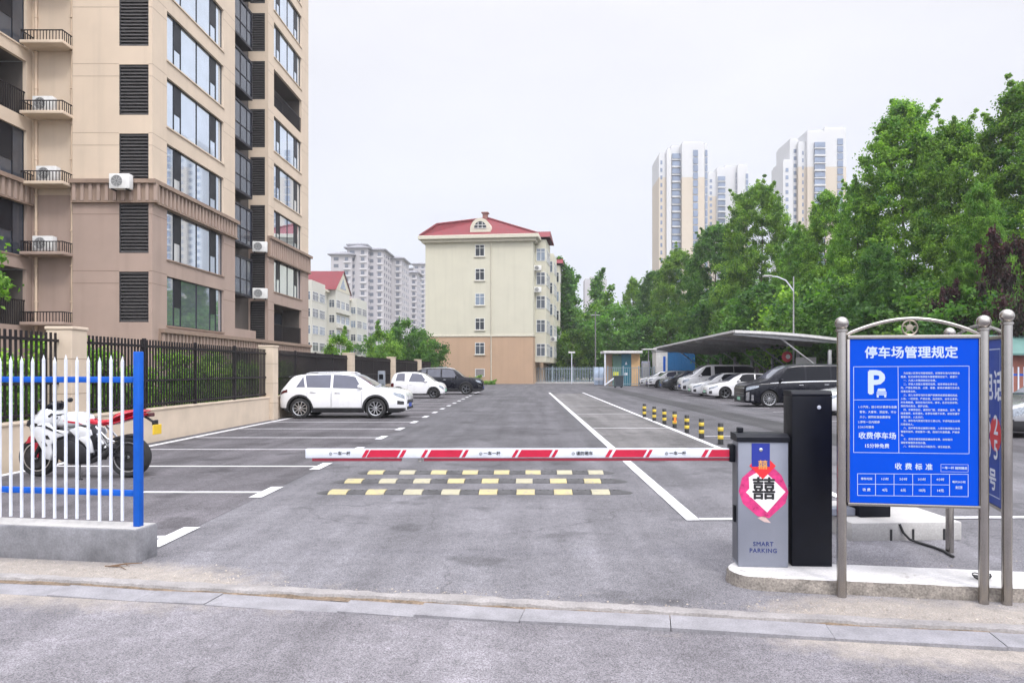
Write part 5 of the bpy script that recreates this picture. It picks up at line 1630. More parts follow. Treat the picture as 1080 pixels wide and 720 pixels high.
# right row: noses point to -X
MPV = dict(L=5.1, W=1.9, r=.365, xw=(.175,.79), gap=.05, spokes=14, rr=.74,
    top=[(0,1.0),(.015,1.2),(.03,1.55),(.06,1.80),(.12,1.87),(.3,1.90),(.5,1.89),(.60,1.83),(.68,1.66),(.80,1.22),(.88,1.10),(.95,1.04),(.985,.97),(1,.85)],
    belt=[(0,.98),(.03,1.12),(.10,1.14),(.4,1.12),(.66,1.08),(.80,1.05),(.88,1.02),(.95,.98),(.985,.92),(1,.80)],
    bot=[(0,.36),(.03,.26),(.1,.19),(.9,.17),(.97,.18),(1,.22)], w=[(0,.86),(.012,.95),(.05,.99),(.14,1),(.86,1),(.93,.985),(.97,.95),(.99,.89),(1,.82)],
    win=[(.05,.24,.02,0),(.255,.46,0,0),(.475,.755,0,-.135)], wsh=(.61,.79), rear=(.015,.05), doors=[(.255,.46),(.475,.72)], mir=.69,
    lamp=(.88,.988,.74,.93), front=[('grille',.12,.92,.97,GRILL,.014),('chrome_edge',.925,.955,.98,CHROME,.02,.006),('chrome_bar',.60,.625,.95,CHROME,.02,.004),('chrome_bar',.42,.445,.95,CHROME,.02,.004),('lower_lip',-.04,.08,.95,PLAS)],
    vents=[(.962,.988,.1,.62,CHROME),(.925,.945,.1,.45,CHROME)], plate=.22, platem=PLATEG, chrome=(.03,.78), handle=CHROME, tum=.2)
def rcar(name, label, sp, paint, px_nose, Yn, cat='car', xoff=0):
    # nose at photo column px_nose, near side at depth Yn
    x = XX(px_nose, Yn) + sp['L']/2 + xoff
    return make_car(name, label, cat, sp, paint, (x, Yn+sp['W']/2, .006), R(180))
rcar('parked_van', 'big black MPV with chrome trim and bright multi spoke wheels, nose to the lane', MPV, PB, 786, 31.4, 'van')
SED = dict(L=4.65, W=1.82, r=.33, xw=(.19,.79), gap=.045, spokes=5, rim=ALLOY_D,
    top=[(0,.80),(.02,.98),(.08,1.08),(.16,1.16),(.27,1.38),(.38,1.45),(.50,1.455),(.58,1.40),(.66,1.24),(.75,.99),(.86,.90),(.94,.80),(.98,.72),(1,.60)],
    belt=[(0,.78),(.03,.95),(.10,1.0),(.3,.97),(.66,.92),(.75,.90),(.86,.85),(.94,.76),(.98,.68),(1,.56)],
    bot=[(0,.34),(.03,.24),(.1,.16),(.9,.15),(.97,.17),(1,.24)], w=FRW,
    win=[(.235,.41,.06,0),(.425,.655,0,-.085)], wsh=(.585,.745), rear=(.17,.285), doors=[(.24,.415),(.42,.65)], mir=.625,
    lamp=(.88,.985,.70,.92), front=[('lower_grille',.04,.30,.80,PLAS),('grille',.55,.66,.5,GRILL)], vents=[(.95,.985,.18,.5,PLAS)], plate=.42, platem=PLATEG, tum=.34)
rcar('parked_car', 'white sedan immediately beyond the black MPV under the carport', SED, PW, 747, 40.6)
rcar('parked_car', 'white low nosed sedan between the white van and the next white sedan', SED, PW, 730.5, 44.2)
VAN = dict(L=5.2, W=1.95, r=.36, xw=(.19,.80), gap=.05, rim=ALLOY_D, spokes=5,
    top=[(0,1.0),(.01,1.4),(.03,1.86),(.07,1.97),(.2,2.02),(.5,2.02),(.66,1.96),(.73,1.80),(.85,1.30),(.93,1.16),(.975,1.06),(1,.85)],
    belt=[(0,.98),(.03,1.16),(.10,1.18),(.4,1.18),(.7,1.16),(.85,1.12),(.93,1.06),(.975,.98),(1,.80)],
    bot=[(0,.38),(.03,.28),(.1,.2),(.9,.2),(.97,.22),(1,.28)], w=FRW,
    win=[(.03,.30,.0,0),(.305,.56,0,0),(.61,.79,0,-.115)], wsh=(.67,.845), rear=(.012,.03), doors=[(.33,.58),(.60,.77)], mir=.755, mirm=PW,
    lamp=(.90,.988,.72,.96), front=[('grille',.5,.64,.7,GRILL),('lower_grille',.05,.3,.75,PLAS)], vents=[(.945,.985,.1,.42,PLAS)], plate=.40, tum=.14, q=(.08,.86))
rcar('parked_van', 'white van with high roof and long dark side windows in the right row', VAN, PW, 719.5, 49.5, 'van')
rcar('parked_car', 'dark grey car squeezed in beyond the white van', SUV, PD, 699, 56.5)
rcar('parked_car', 'white hatchback, second farthest car of the right row', SUV, PW, 684, 64.5)
rcar('parked_car', 'white car at the far end of the right row, barely showing', SED, PW, 675.5, 71.5)
rcar('parked_car', 'white car half hidden behind the black post and the sign post', SED, PW, 869, 25.6)
SIL = dict(SED); SIL.update(front=[('grille',.40,.62,.85,GRILL),('lower_grille',.0,.30,.9,PLAS)], clad=.42, plate=.34, platem=pm('white_plate', (.6,.6,.6), .5), lamp=(.86,.985,.62,.95))
rcar('parked_car', 'silver car at the right edge of the picture, nose beside the steel sign post', SIL, PS, 1061, 17.0)

# ------------------------------------------------------------------ motorcycle
MW = pm('white_bike_fairing', (.60,.61,.63), .25, var=.03, coat=.8)
MR = pm('red_bike_panel', (.45,.008,.03), .28, var=.1, coat=.8)
MK = pm('black_bike_part', (.014,.014,.017), .42, var=.3)
MG = pm('engine_grey', (.05,.05,.055), .4, metal=.5, var=.5, vscale=15)
bx_, by_ = -6.92, 10.98
mc = thing('motorcycle', 'white sports motorcycle with red seat and black engine behind the blue fence', 'motorcycle', (bx_, by_, .004), R(180-3))
# local: nose to +x  (world -X)
def bwheel(x, r, wd):
    t_ = MB(); t_.lathe([(r-.085, -wd*.35), (r-.06, -wd*.48), (r-.025, -wd*.46), (r-.004, -wd*.22), (r, 0), (r-.004, wd*.22), (r-.025, wd*.46), (r-.06, wd*.48), (r-.085, wd*.35)], 40, 'y', (x, 0, r))
    o = t_.build('wheel', TYRE, mc, smooth=50)
    m_ = MB(); m_.lathe([(r-.084, -wd*.37), (r-.10, -wd*.36), (r-.105, 0), (r-.10, wd*.36), (r-.084, wd*.37)], 40, 'y', (x, 0, r), cap=False)
    for k in range(6):
        q = k*PI/3+.2; m_.tube([(x+.03*math.cos(q), 0, r+.03*math.sin(q)), (x+(r-.10)*math.cos(q+.12), 0, r+(r-.10)*math.sin(q+.12))], [.018, .012], 8)
    m_.lathe([(.0001,-.07),(.035,-.06),(.035,.06),(.0001,.07)], 16, 'y', (x, 0, r))
    m_.build('rim', ALLOY, o, smooth=50)
    d_ = MB()
    for y in (-.075, .075): d_.lathe([(r*.28, y-.003), (r*.55, y-.003), (r*.55, y+.003), (r*.28, y+.003)], 32, 'y', (x, 0, r), closed=True)
    d_.build('brake_disc', MG, o, smooth=40)
xF, xR = .735, -.73
bwheel(xF, .305, .12); bwheel(xR, .315, .18)
m_ = MB()
for y in (-.10, .10):
    m_.tube([(xF, y, .305), (.56, y*.9, .64)], .027, 10); m_.tube([(.57, y*.9, .62), (.40, y*.8, .93)], .033, 10)
m_.build('front_fork', MK, mc, smooth=50)
MB().puff([(.90,.50),(.86,.62),(.74,.665),(.60,.63),(.52,.52),(.60,.50),(.62,.56),(.74,.60),(.84,.54)], .075, .02).build('front_mudguard', MR, mc, smooth=50)
for sg in (-1, 1):
    MB().puff([(.79,.52),(.76,.36),(.68,.30),(.66,.44),(.68,.54)], .012, .008, y0=sg*.085).build('fork_guard', MR, mc, smooth=50)
# upper fairing, side fairings, belly
MB().puff([(.76,.70),(.80,.80),(.73,.92),(.60,1.04),(.47,1.08),(.40,.98),(.38,.83),(.50,.72),(.62,.66)], .21, .09).build('nose_fairing', MW, mc, smooth=60)
MB().puff([(.70,.955),(.55,1.09),(.44,1.17),(.38,1.13),(.42,1.03),(.56,.985)], .155, .04).build('windscreen', GLASS, mc, smooth=60)
for sg in (-1, 1):
    MB().puff([(.795,.795),(.775,.87),(.69,.92),(.60,.90),(.62,.83),(.72,.77)], .03, .02, y0=sg*.165).build('headlight', MK, mc, smooth=60)
    f_ = MB(); f_.puff([(.66,.72),(.60,.60),(.50,.44),(.44,.30),(.36,.28),(.34,.40),(.36,.52),(.26,.62),(.12,.66),(.10,.72),(.30,.74),(.40,.84),(.56,.82)], .028, .018, y0=sg*.225)
    f_.build('side_fairing', MW, mc, smooth=60)
    for q in ([(.60,.80),(.50,.80),(.30,.71),(.16,.68),(.30,.74),(.46,.82)], [(.46,.66),(.40,.66),(.36,.60),(.42,.60)], [(.50,.56),(.44,.56),(.40,.50),(.46,.49)]):
        MB().puff(q, .004, .004, y0=sg*.2545).build('dark_graphic', MK, mc)
    MB().puff([(.70,.86),(.60,.83),(.54,.76),(.60,.77),(.68,.81)], .004, .004, y0=sg*.212).build('dark_graphic', MK, mc)
    MB().puff([(.22,.88),(.02,.86),(-.10,.82),(.02,.83),(.20,.85)], .004, .004, y0=sg*.167).build('red_graphic', MR, mc)
    MB().puff([(.40,.40),(.20,.26),(-.20,.24),(-.26,.36),(-.10,.52),(.20,.60),(.34,.56)], .025, .02, y0=sg*.205).build('lower_fairing', MK, mc, smooth=60)
    MB().puff([(.12,.74),(.02,.64),(-.16,.60),(-.24,.66),(-.22,.74),(-.05,.79)], .02, .015, y0=sg*.175).build('frame_cover', MW, mc, smooth=60)
    MB().puff([(-.02,.62),(-.14,.52),(-.22,.38),(-.28,.40),(-.24,.56),(-.20,.64)], .022, .012, y0=sg*.19).build('frame_plate', MW, mc, smooth=60)
MB().puff([(.38,.78),(.30,.95),(.18,1.005),(.04,1.0),(-.06,.95),(-.12,.86),(-.16,.79),(.05,.76)], .165, .07).build('fuel_tank', MW, mc, smooth=60)
e_ = MB(); e_.rbox(-.22,.34,-.17,.17,.27,.66,.05); e_.lathe([(.0001,-.215),(.11,-.21),(.12,-.18),(.12,.18),(.11,.21),(.0001,.215)], 24, 'y', (-.06,0,.40)); e_.lathe([(.0001,-.205),(.09,-.2),(.09,.2),(.0001,.205)], 20, 'y', (.16,0,.42))
e_.build('engine', MG, mc, smooth=40)
MB().puff([(-.06,.86),(-.14,.83),(-.30,.80),(-.46,.82),(-.50,.86),(-.40,.885),(-.24,.87),(-.12,.90)], .13, .05).build('rider_seat', MR, mc, smooth=60)
MB().puff([(-.44,.84),(-.56,.87),(-.78,.95),(-.98,.99),(-1.02,1.015),(-.90,1.045),(-.70,1.03),(-.54,.97),(-.46,.90)], .115, .05).build('pillion_seat', MR, mc, smooth=60)
MB().puff([(-.34,.79),(-.52,.81),(-.80,.89),(-1.04,.95),(-1.05,.985),(-.98,.985),(-.76,.935),(-.54,.86),(-.36,.83)], .125, .03).build('tail_fairing', MR, mc, smooth=60)
MB().rbox(-1.08,-1.03,-.07,.07,.93,.99,.015).build('tail_lamp', LAMPR, mc)
m_ = MB(); m_.tube([(-.96,0,.93),(-1.08,0,.86),(-1.12,0,.78)], .02, 8); m_.rbox(-1.14,-1.10,-.06,.06,.80,.88,.01); m_.build('plate_bracket', MK, mc, smooth=50)
MB().rbox(-1.16,-1.142,-.11,.11,.66,.81,.006).build('number_plate', pm('yellow_plate', (.70,.47,.03), .45), mc)
m_ = MB()
for y in (-.105, .105): m_.tube([(-.22,y*.9,.40),(-.45,y,.37),(xR,y,.315)], [.04,.034,.028], 10)
m_.tube([(-.5,-.1,.5),(-.62,-.1,.60),(xR-.06,-.1,.655)], .03, 8); m_.build('swing_arm', MK, mc, smooth=50)
MB().puff([(xR+.33,.52),(xR+.22,.62),(xR+.02,.665),(xR-.14,.64),(xR+.0,.635),(xR+.2,.57)], .075, .01).build('rear_hugger', MK, mc, smooth=50)
m_ = MB(); m_.tube([(-.26,-.12,.78),(-.44,-.12,.60),(-.56,-.12,.55)], .018, 8); m_.tube([(-.26,.12,.78),(-.44,.12,.60),(-.56,.12,.55)], .018, 8)
m_.tube([(-.20,0,.66),(-.34,0,.44)], .045, 10); m_.build('rear_frame', ALLOY, mc, smooth=50)
m_ = MB(); m_.tube([(.28,.16,.34),(.1,.17,.24),(-.2,.17,.25),(-.42,.17,.34),(-.60,.19,.50)], [.03,.03,.032,.05,.055], 10); m_.build('exhaust', MG, mc, smooth=50)
m_ = MB()
for sg in (-1, 1):
    m_.tube([(.40,sg*.10,.95),(.38,sg*.2,.98),(.30,sg*.34,.96)], .015, 8); m_.tube([(.33,sg*.28,.968),(.27,sg*.39,.955)], .02, 8)
m_.tube([(.41,-.12,.95),(.41,.12,.95)], .02, 8)
m_.build('handlebar', MK, mc, smooth=50)
for sg in (-1, 1):
    m_ = MB(); m_.tube([(.52,sg*.15,1.06),(.47,sg*.27,1.15)], .009, 6); m_.ball((.46,sg*.31,1.17), .06, 8, (.35,1.1,.65)); m_.build('mirror', MK, mc, smooth=60)
m_ = MB(); m_.tube([(-.02,.14,.28),(-.10,.24,.10),(-.13,.30,.008)], .012, 8); m_.tube([(-.11,.30,.008),(-.19,.32,.008)], .012, 6); m_.build('side_stand', MK, mc, smooth=50)
m_ = MB()
for sg in (-1, 1): m_.tube([(-.24,sg*.12,.42),(-.30,sg*.22,.38)], .014, 8); m_.tube([(-.30,sg*.14,.42),(-.44,sg*.17,.52)], .02, 8)
m_.build('foot_peg', ALLOY_D, mc, smooth=50)
# ------------------------------------------------------------------ carport
GALV = pm('galvanised_steel', (.40,.40,.41), .45, metal=.6, var=.2, vscale=6)
ROOFM = pm('weathered_roof_sheet', (.42,.38,.345), .7, var=.25, vscale=.8, streak=.2)
FASC = pm('white_fascia', (.62,.61,.60), .6, var=.15)
cp = thing('carport', 'long open carport with weathered sloping roof over the right hand row', 'carport', (11.15, 39.3, 0), R(-1.5))
CL = 31.0; zE, zB, xB = 3.8, 3.28, 6.2
m_ = MB(); n_ = 54
rows = []
for i in range(n_+1):       # corrugated sheet, low arc across
    y = CL*i/n_; row = []
    for j in range(9):
        f = j/8; x = xB*f
        row.append((x, y, zE + (zB-zE)*f +   .09*math.sin(PI*f) + (.018 if i % 2 else -.018)))
    rows.append(row)
m_.grid(rows)
rows2 = [[(p[0], p[1], p[2]-.03) for p in r_] for r_ in rows]; m_.grid(rows2)
m_.build('roof', ROOFM, cp)
m_ = MB()
pts = [(xB*f, zE+(zB-zE)*f+.09*math.sin(PI*f)) for f in lin(0, 1, 9)]
m_.prism([(p[0],p[1]+.05) for p in pts]+[(p[0],p[1]-.10) for p in pts[::-1]], 'y', -.07, -.02)
m_.box(-.06, -.02, -.02, CL, zE-.07, zE+.05); m_.build('fascia', FASC, cp)
for k in range(7):
    y = .25 + (CL-.5)*k/6
    m_ = MB(); m_.prism([(p[0],p[1]-.05) for p in pts]+[(p[0],p[1]-.20-.12*math.sin(PI*i/8)) for i, p in list(enumerate(pts))[::-1]], 'y', y-.05, y+.05)
    b = m_.build('beam', GALV, cp)
    m_ = MB().rbox(xB-1.0, xB-.82, y-.09, y+.09, -.05, 2.75, .01); m_.tube([(xB-.9,y,1.3),(2.4,y,zE-.25)], .05, 8); m_.build('column', GALV, cp, smooth=40)
m_ = MB()
for f in lin(.06, .94, 8):
    x = xB*f; z = zE+(zB-zE)*f+.09*math.sin(PI*f); m_.box(x-.03, x+.03, .0, CL, z-.085, z-.036)
m_.build('purlin', GALV, cp)
# small red round sign hanging under the roof, and a white notice
sg_ = thing('hanging_sign', 'round red and white sign hanging under the carport roof above the black MPV', 'sign', (XX(830,43), 43, 2.45))
MB().lathe([(.0001,-.03),(.30,-.03),(.32,-.015),(.32,.01),(.0001,.012)], 28, 'y').build('disc', pm('sign_red', (.6,.06,.08), .5), sg_, smooth=40)
MB().lathe([(.0001,-.034),(.14,-.034),(.14,-.031)], 20, 'y', (.05,0,.0)).build('white_spot', WHP, sg_)
MB().tube([(0,0,.32),(0,0,1.0)], .015, 6).build('hanger', GALV, sg_)
sg_ = thing('notice_plate', 'small pale notice plate fixed at the back of the carport', 'sign', (XX(850,42), 42, 1.95))
MB().rbox(-.6,.6,-.02,.02,0,.45,.01).build('plate', FASC, sg_); MB().tube([(0,.05,-1.9),(0,.05,.3)], .03, 8).build('pole', GALV, sg_)
# dark hoarding wall behind the parked cars
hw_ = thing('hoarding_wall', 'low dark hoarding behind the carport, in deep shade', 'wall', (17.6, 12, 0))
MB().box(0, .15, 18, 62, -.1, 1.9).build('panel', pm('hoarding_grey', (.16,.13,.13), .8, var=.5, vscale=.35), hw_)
m_ = MB()
for k in range(23): m_.box(-.06, -.002, 18+2*k, 18.08+2*k, -.1, 1.98)
m_.build('stud', GALV, hw_)

# ------------------------------------------------------------------ right edge: blue pickets, brick shed
pf = thing('picket_fence', 'blue and white picket fence beyond the silver car at the right edge', 'fence', (16.2, 24.2, 0))
m_ = MB()
for k in range(60): m_.box(.1+.2*k, .14+.2*k, -.02, .01, .2, 1.75)
m_.build('pickets', WHITE_P, pf)
for z in (.35, 1.45): MB().box(0, 12, .012, .05, z, z+.07).build('rail', BLUE_P, pf)
for k in range(6): MB().rbox(2.3*k, 2.3*k+.09, -.04, .06, -.05, 1.95, .01).build('post', BLUE_P, pf)
bs_ = thing('brick_shed', 'reddish brick shed with green roof sheet glimpsed at the right edge', 'shed', (17.8, 27.0, 0))
MB().box(.35, 9, 0, 5, -.1, 2.25).build('wall', pm('red_brick', (.30,.12,.09), .9, var=.3, vscale=3), bs_)
m_ = MB(); m_.prism([(-.4,2.2),(-.4,2.28),(2.6,3.1),(5.4,2.3),(5.4,2.2),(2.6,3.0)], 'x', 0, 9.3); m_.build('roof', pm('green_roof_sheet', (.10,.20,.18), .6, var=.2), bs_)
MB().box(.31, .349, 1.2, 2.2, .0, 2.0).build('door', pm('grey_door', (.3,.3,.3), .6), bs_)
MB().tube([(1.2,-.6,2.5),(3.2,-.55,1.2)], .05, 8).build('rail_pipe', GALV, bs_)

# ------------------------------------------------------------------ far end: fence, booth, containers
FN = pm('grey_blue_fence_paint', (.23,.29,.33), .5, var=.15)
ff = thing('steel_fence', 'grey green steel bar fence beside the yellow house at the far end', 'fence', (XX(561,88), 88, 0))
m_ = MB(); Wf = XX(626,88)-XX(561,88)
k = 0
while k*.2 < Wf: m_.box(k*.2, k*.2+.07, -.02, .02, .12, 2.02); k += 1
m_.build('bars', FN, ff)
for z in (.3, 1.75): MB().box(0, Wf, .021, .06, z, z+.06).build('rail', FN, ff)
for q in range(4): MB().rbox(Wf*q/3-.05, Wf*q/3+.05, -.06, .07, -.05, 2.12, .01).build('post', FN, ff)
kb = MB().rbox(XX(561,88), XX(628,88), 86.7, 88.6, -.05, .16, .03).build('planting_kerb', CONC); tag(kb, kind='structure')
wb = thing('water_barrier', 'white and pale blue road barrier standing left of the teal booth', 'barrier', (XX(626.5,79), 79, 0))
m_ = MB()
for q in range(2): m_.rbox(.02+.55*q, .52+.55*q, -.12, .12, .0, 1.95, .05)
m_.build('panel', pm('pale_blue_plastic', (.45,.55,.70), .5, var=.2), wb, smooth=40)
MB().rbox(.06, 1.02, -.13, -.121, .5, .8, .004).build('white_band', WHITE_P, wb)
Yb = 74.0
gb = thing('guard_booth', 'small gate shelter with teal panels, ochre side and flat white roof', 'booth', (XX(637,Yb), Yb, 0))
Wb = XX(675.5,Yb)-XX(637,Yb); hb = ZZ(370,Yb)
MB().rbox(-.1, Wb+.15, -.5, 3, hb-.25, hb, .03).build('roof', FASC, gb)
MB().rbox(.0, .16, -.35, -.19, -.05, hb-.26, .01).build('post', WHITE_P, gb)
MB().rbox(.3, 1.0, 1.2, 1.3, 0, hb-.3, .01).build('side_panel', OCHRE, gb)
MB().rbox(1.0, 1.9, .62, .68, .0, hb-.45, .01).build('green_panel', pm('dull_green_panel', (.10,.20,.16), .6), gb)
TEAL = pm('teal_paint', (.01,.14,.20), .5)
MB().rbox(1.9, 2.9, .5, .7, .0, hb-.32, .01).build('teal_door', TEAL, gb)
MB().rbox(2.9, Wb, .4, 2.6, .0, hb-.27, .01).build('ochre_side', pm('ochre_panel', (.62,.40,.20), .7), gb)
MB().prism([(2.25,2.2),(2.5,2.2),(2.375,2.55)], 'y', .493, .498).build('white_triangle', WHITE_P, gb)
MB().rbox(2.2, 2.55, .49, .498, 1.1, 1.35, .002).build('white_label', WHITE_P, gb)
MB().rbox(1.0, 1.55, .3, .34, 1.05, 1.45, .004).build('yellow_sign', pm('yellow_green_sign', (.60,.62,.05), .5), gb)
cg = thing('folding_gate', 'white and dark metal gate rails closing the way beside the booth', 'gate', (XX(641,72), 72, 0))
m_ = MB(); Wg = XX(690,72)-XX(641,72)
k = 0
while k*.22 < Wg: m_.box(k*.22, k*.22+.04, -.02, .02, .1, 1.9); k += 1
m_.build('bars', FN, cg)
for z in (.2, 1.85): MB().box(0, Wg, -.03, .03, z, z+.06).build('rail', FN, cg)
MB().tube([(-.3,-.06,.1),(.9,-.06,1.0)], .08, 8).build('white_stay', WHITE_P, cg)
for q in range(4): MB().rbox(Wg*q/3-.06, Wg*q/3+.06, -.05, .05, -.05, 2.05, .01).build('post', FN, cg)
tb = thing('rubbish_bin', 'dark grey wheeled rubbish bin in front of the gate rails', 'bin', (XX(652.5,66), 66, 0))
MB().prism([(-.36,.12),(.36,.12),(.42,1.05),(-.42,1.05)], 'y', -.35, .35).build('bin_body', pm('dark_bin_plastic', (.03,.04,.05), .5), tb)
MB().rbox(-.45,.45,-.4,.4,1.051,1.13,.03).build('lid', pm('dark_bin_plastic', (.03,.04,.05)), tb, smooth=40)
m_ = MB()
for sg in (-1,1): m_.lathe([(.0001,-.04),(.1,-.04),(.1,.04),(.0001,.04)], 14, 'y', (sg*.28,.25,.1))
m_.build('wheel', RUBBER, tb)
ct = thing('site_container', 'blue site container with white end, behind the far parked cars', 'container', (XX(692,76), 76, 0))
Wc = XX(733,76)-XX(692,76); we_ = XX(704,76)-XX(692,76)
m_ = MB(); m_.box(we_, Wc, 0, 2.4, .1, 3.55)
x = we_+.1
while x < Wc-.1: m_.box(x, x+.12, -.03, -.001, .25, 3.4); x += .25
m_.build('blue_panels', pm('container_blue', (.01,.13,.33), .5, var=.1), ct)
MB().box(0, we_-.003, -.02, 2.4, .1, 3.6).build('white_end', FASC, ct)
MB().box(.75, 1.0, -.05, -.021, .4, 3.1).build('blue_stripe', BLUE_P, ct)
MB().rbox(-.1, Wc+.1, -.1, 2.5, 3.601, 3.72, .02).build('roof', GALV, ct)
gc = thing('grey_cabinet', 'grey utility cabinet between the booth and the container', 'cabinet', (XX(677,78), 78, 0))
MB().rbox(0, .9, 0, .6, -.05, 2.6, .03).build('casing', pm('grey_cabinet_shell', (.25,.27,.34), .5), gc); MB().box(.08,.82,-.012,-.002,.2,2.4).build('door', GALV, gc)
cn = thing('pole_canopy', 'thin flat canopy on a single pole left of the carport', 'canopy', (XX(684,68), 68, 0))
MB().tube([(0,0,-.05),(0,0,3.55)], .05, 8).build('pole', GALV, cn); MB().rbox(-.6, .75, -.5, .5, 3.56, 3.66, .02).build('top', FASC, cn)
# charging post by the left fence
ch = thing('charging_post', 'slim grey charging post by the left fence beyond the white SUV', 'charging post', (XX(402.5,37.5), 37.5, 0))
MB().rbox(-.18,.18,-.12,.12,0,1.6,.03).build('housing', pm('charger_grey', (.18,.20,.23), .4, var=.2), ch, smooth=40)
MB().rbox(-.11,.11,-.126,-.121,1.15,1.42,.002).build('screen', GLASS, ch); m_ = MB(); m_.tube([(.1,-.14,.95),(.16,-.2,.6),(.02,-.2,.3),(-.12,-.16,.7),(-.1,-.13,1.0)], .02, 8); m_.build('charging_cable', RUBBER, ch, smooth=60)
# board leaning near the yellow house
nb_ = thing('low_notice_board', 'pale notice panel standing against the ochre wall behind the black SUV', 'notice board', (XX(459,80), 80, 0))
MB().rbox(0, 1.3, 0, .06, .6, 2.0, .01).build('panel', pm('pale_blue_panel', (.5,.55,.62), .6, var=.2), nb_)
for x in (.1, 1.2): MB().tube([(x,.1,-.05),(x,.1,2.0)], .035, 8).build('leg', GALV, nb_)
MB().box(.62,.66,-.012,-.002,.7,1.9).build('divider', BLUE_P, nb_)

# ------------------------------------------------------------------ lamps and poles
def lamp_post(label, x, y, h, arm):
    t = thing('street_lamp', label, 'street lamp', (x, y, 0))
    MB().tube([(0,0,-.1),(0,0,h)], [.065,.04], 12).build('pole', GALV, t, smooth=50)
    MB().tube([(0,0,h-.9),(-arm*.35,0,h-.25),(-arm*.75,0,h-.02),(-arm,0,h)], [.045,.04,.035,.03], 8).build('arm', WHITE_P, t, smooth=50)
    MB().rbox(-arm-.55, -arm, -.13, .13, h-.03, h+.07, .03).build('lamp_head', GALV, t, smooth=40)
    return t
lamp_post('tall white street lamp rising behind the carport among the trees', XX(837,44), 44, ZZ(291.5,44), 1.35)
t = thing('floodlight_pole', 'thin white pole with a small cross head by the far fence', 'lamp pole', (XX(603,85), 85, 0))
MB().tube([(0,0,-.1),(0,0,ZZ(371,85))], .055, 10).build('pole', WHITE_P, t, smooth=50); zz = ZZ(371.5,85)
MB().rbox(-.4,.4,-.08,.08,zz-.1,zz+.1,.02).build('cross_head', FASC, t)
t = thing('utility_pole', 'tall thin dark pole in front of the far trees right of the yellow house', 'pole', (XX(628,92), 92, 0))
MB().tube([(0,0,-.1),(0,0,9.2)], [.11,.07], 10).build('shaft', pm('weathered_pole', (.16,.16,.16), .8), t, smooth=50)
MB().box(-.6,.6,-.05,.05,8.7,8.8).build('cross_arm', GALV, t)

# ------------------------------------------------------------------ trees
def leaf_mat(name, ca, cb_, trans=.45, rnd_=.16):
    m = bpy.data.materials.new(name); m.use_nodes = True
    t = m.node_tree; N = t.nodes.new; L = t.links.new
    b = t.nodes['Principled BSDF']; out = t.nodes['Material Output']
    b.inputs['Roughness'].default_value = .55; b.inputs['Specular IOR Level'].default_value = .35
    at_ = N('ShaderNodeAttribute'); at_.attribute_name = 'leafvar'
    mx_ = N('ShaderNodeMix'); mx_.data_type = 'RGBA'
    mx_.inputs['A'].default_value = (*ca, 1); mx_.inputs['B'].default_value = (*cb_, 1)
    L(at_.outputs['Fac'], mx_.inputs['Factor'])
    oi = N('ShaderNodeObjectInfo'); hs = N('ShaderNodeHueSaturation')
    mr_ = N('ShaderNodeMapRange'); mr_.inputs['To Min'].default_value = 1-rnd_; mr_.inputs['To Max'].default_value = 1+rnd_
    L(oi.outputs['Random'], mr_.inputs['Value']); L(mr_.outputs[0], hs.inputs['Value']); L(mx_.outputs['Result'], hs.inputs['Color'])
    L(hs.outputs[0], b.inputs['Base Color'])
    tr = N('ShaderNodeBsdfTranslucent'); g = N('ShaderNodeVectorMath'); g.operation = 'MULTIPLY'; g.inputs[1].default_value = (1.15, 1.35, .7)
    L(hs.outputs[0], g.inputs[0]); L(g.outputs[0], tr.inputs['Color'])
    ms = N('ShaderNodeMixShader'); ms.inputs[0].default_value = trans
    L(b.outputs[0], ms.inputs[1]); L(tr.outputs[0], ms.inputs[2]); L(ms.outputs[0], out.inputs['Surface'])
    return m
LEAF = leaf_mat('fresh_leaf', (.035,.125,.024), (.31,.49,.06))
LEAF_D = leaf_mat('dark_leaf', (.022,.085,.024), (.16,.32,.05))
LEAF_P = leaf_mat('purple_leaf', (.018,.022,.014), (.10,.030,.045))
LEAF_L = leaf_mat('light_leaf', (.055,.17,.024), (.28,.48,.07))
BARK = pm('tree_bark', (.13,.105,.085), .95, var=.35, vscale=8, bump=.8, bscale=20)
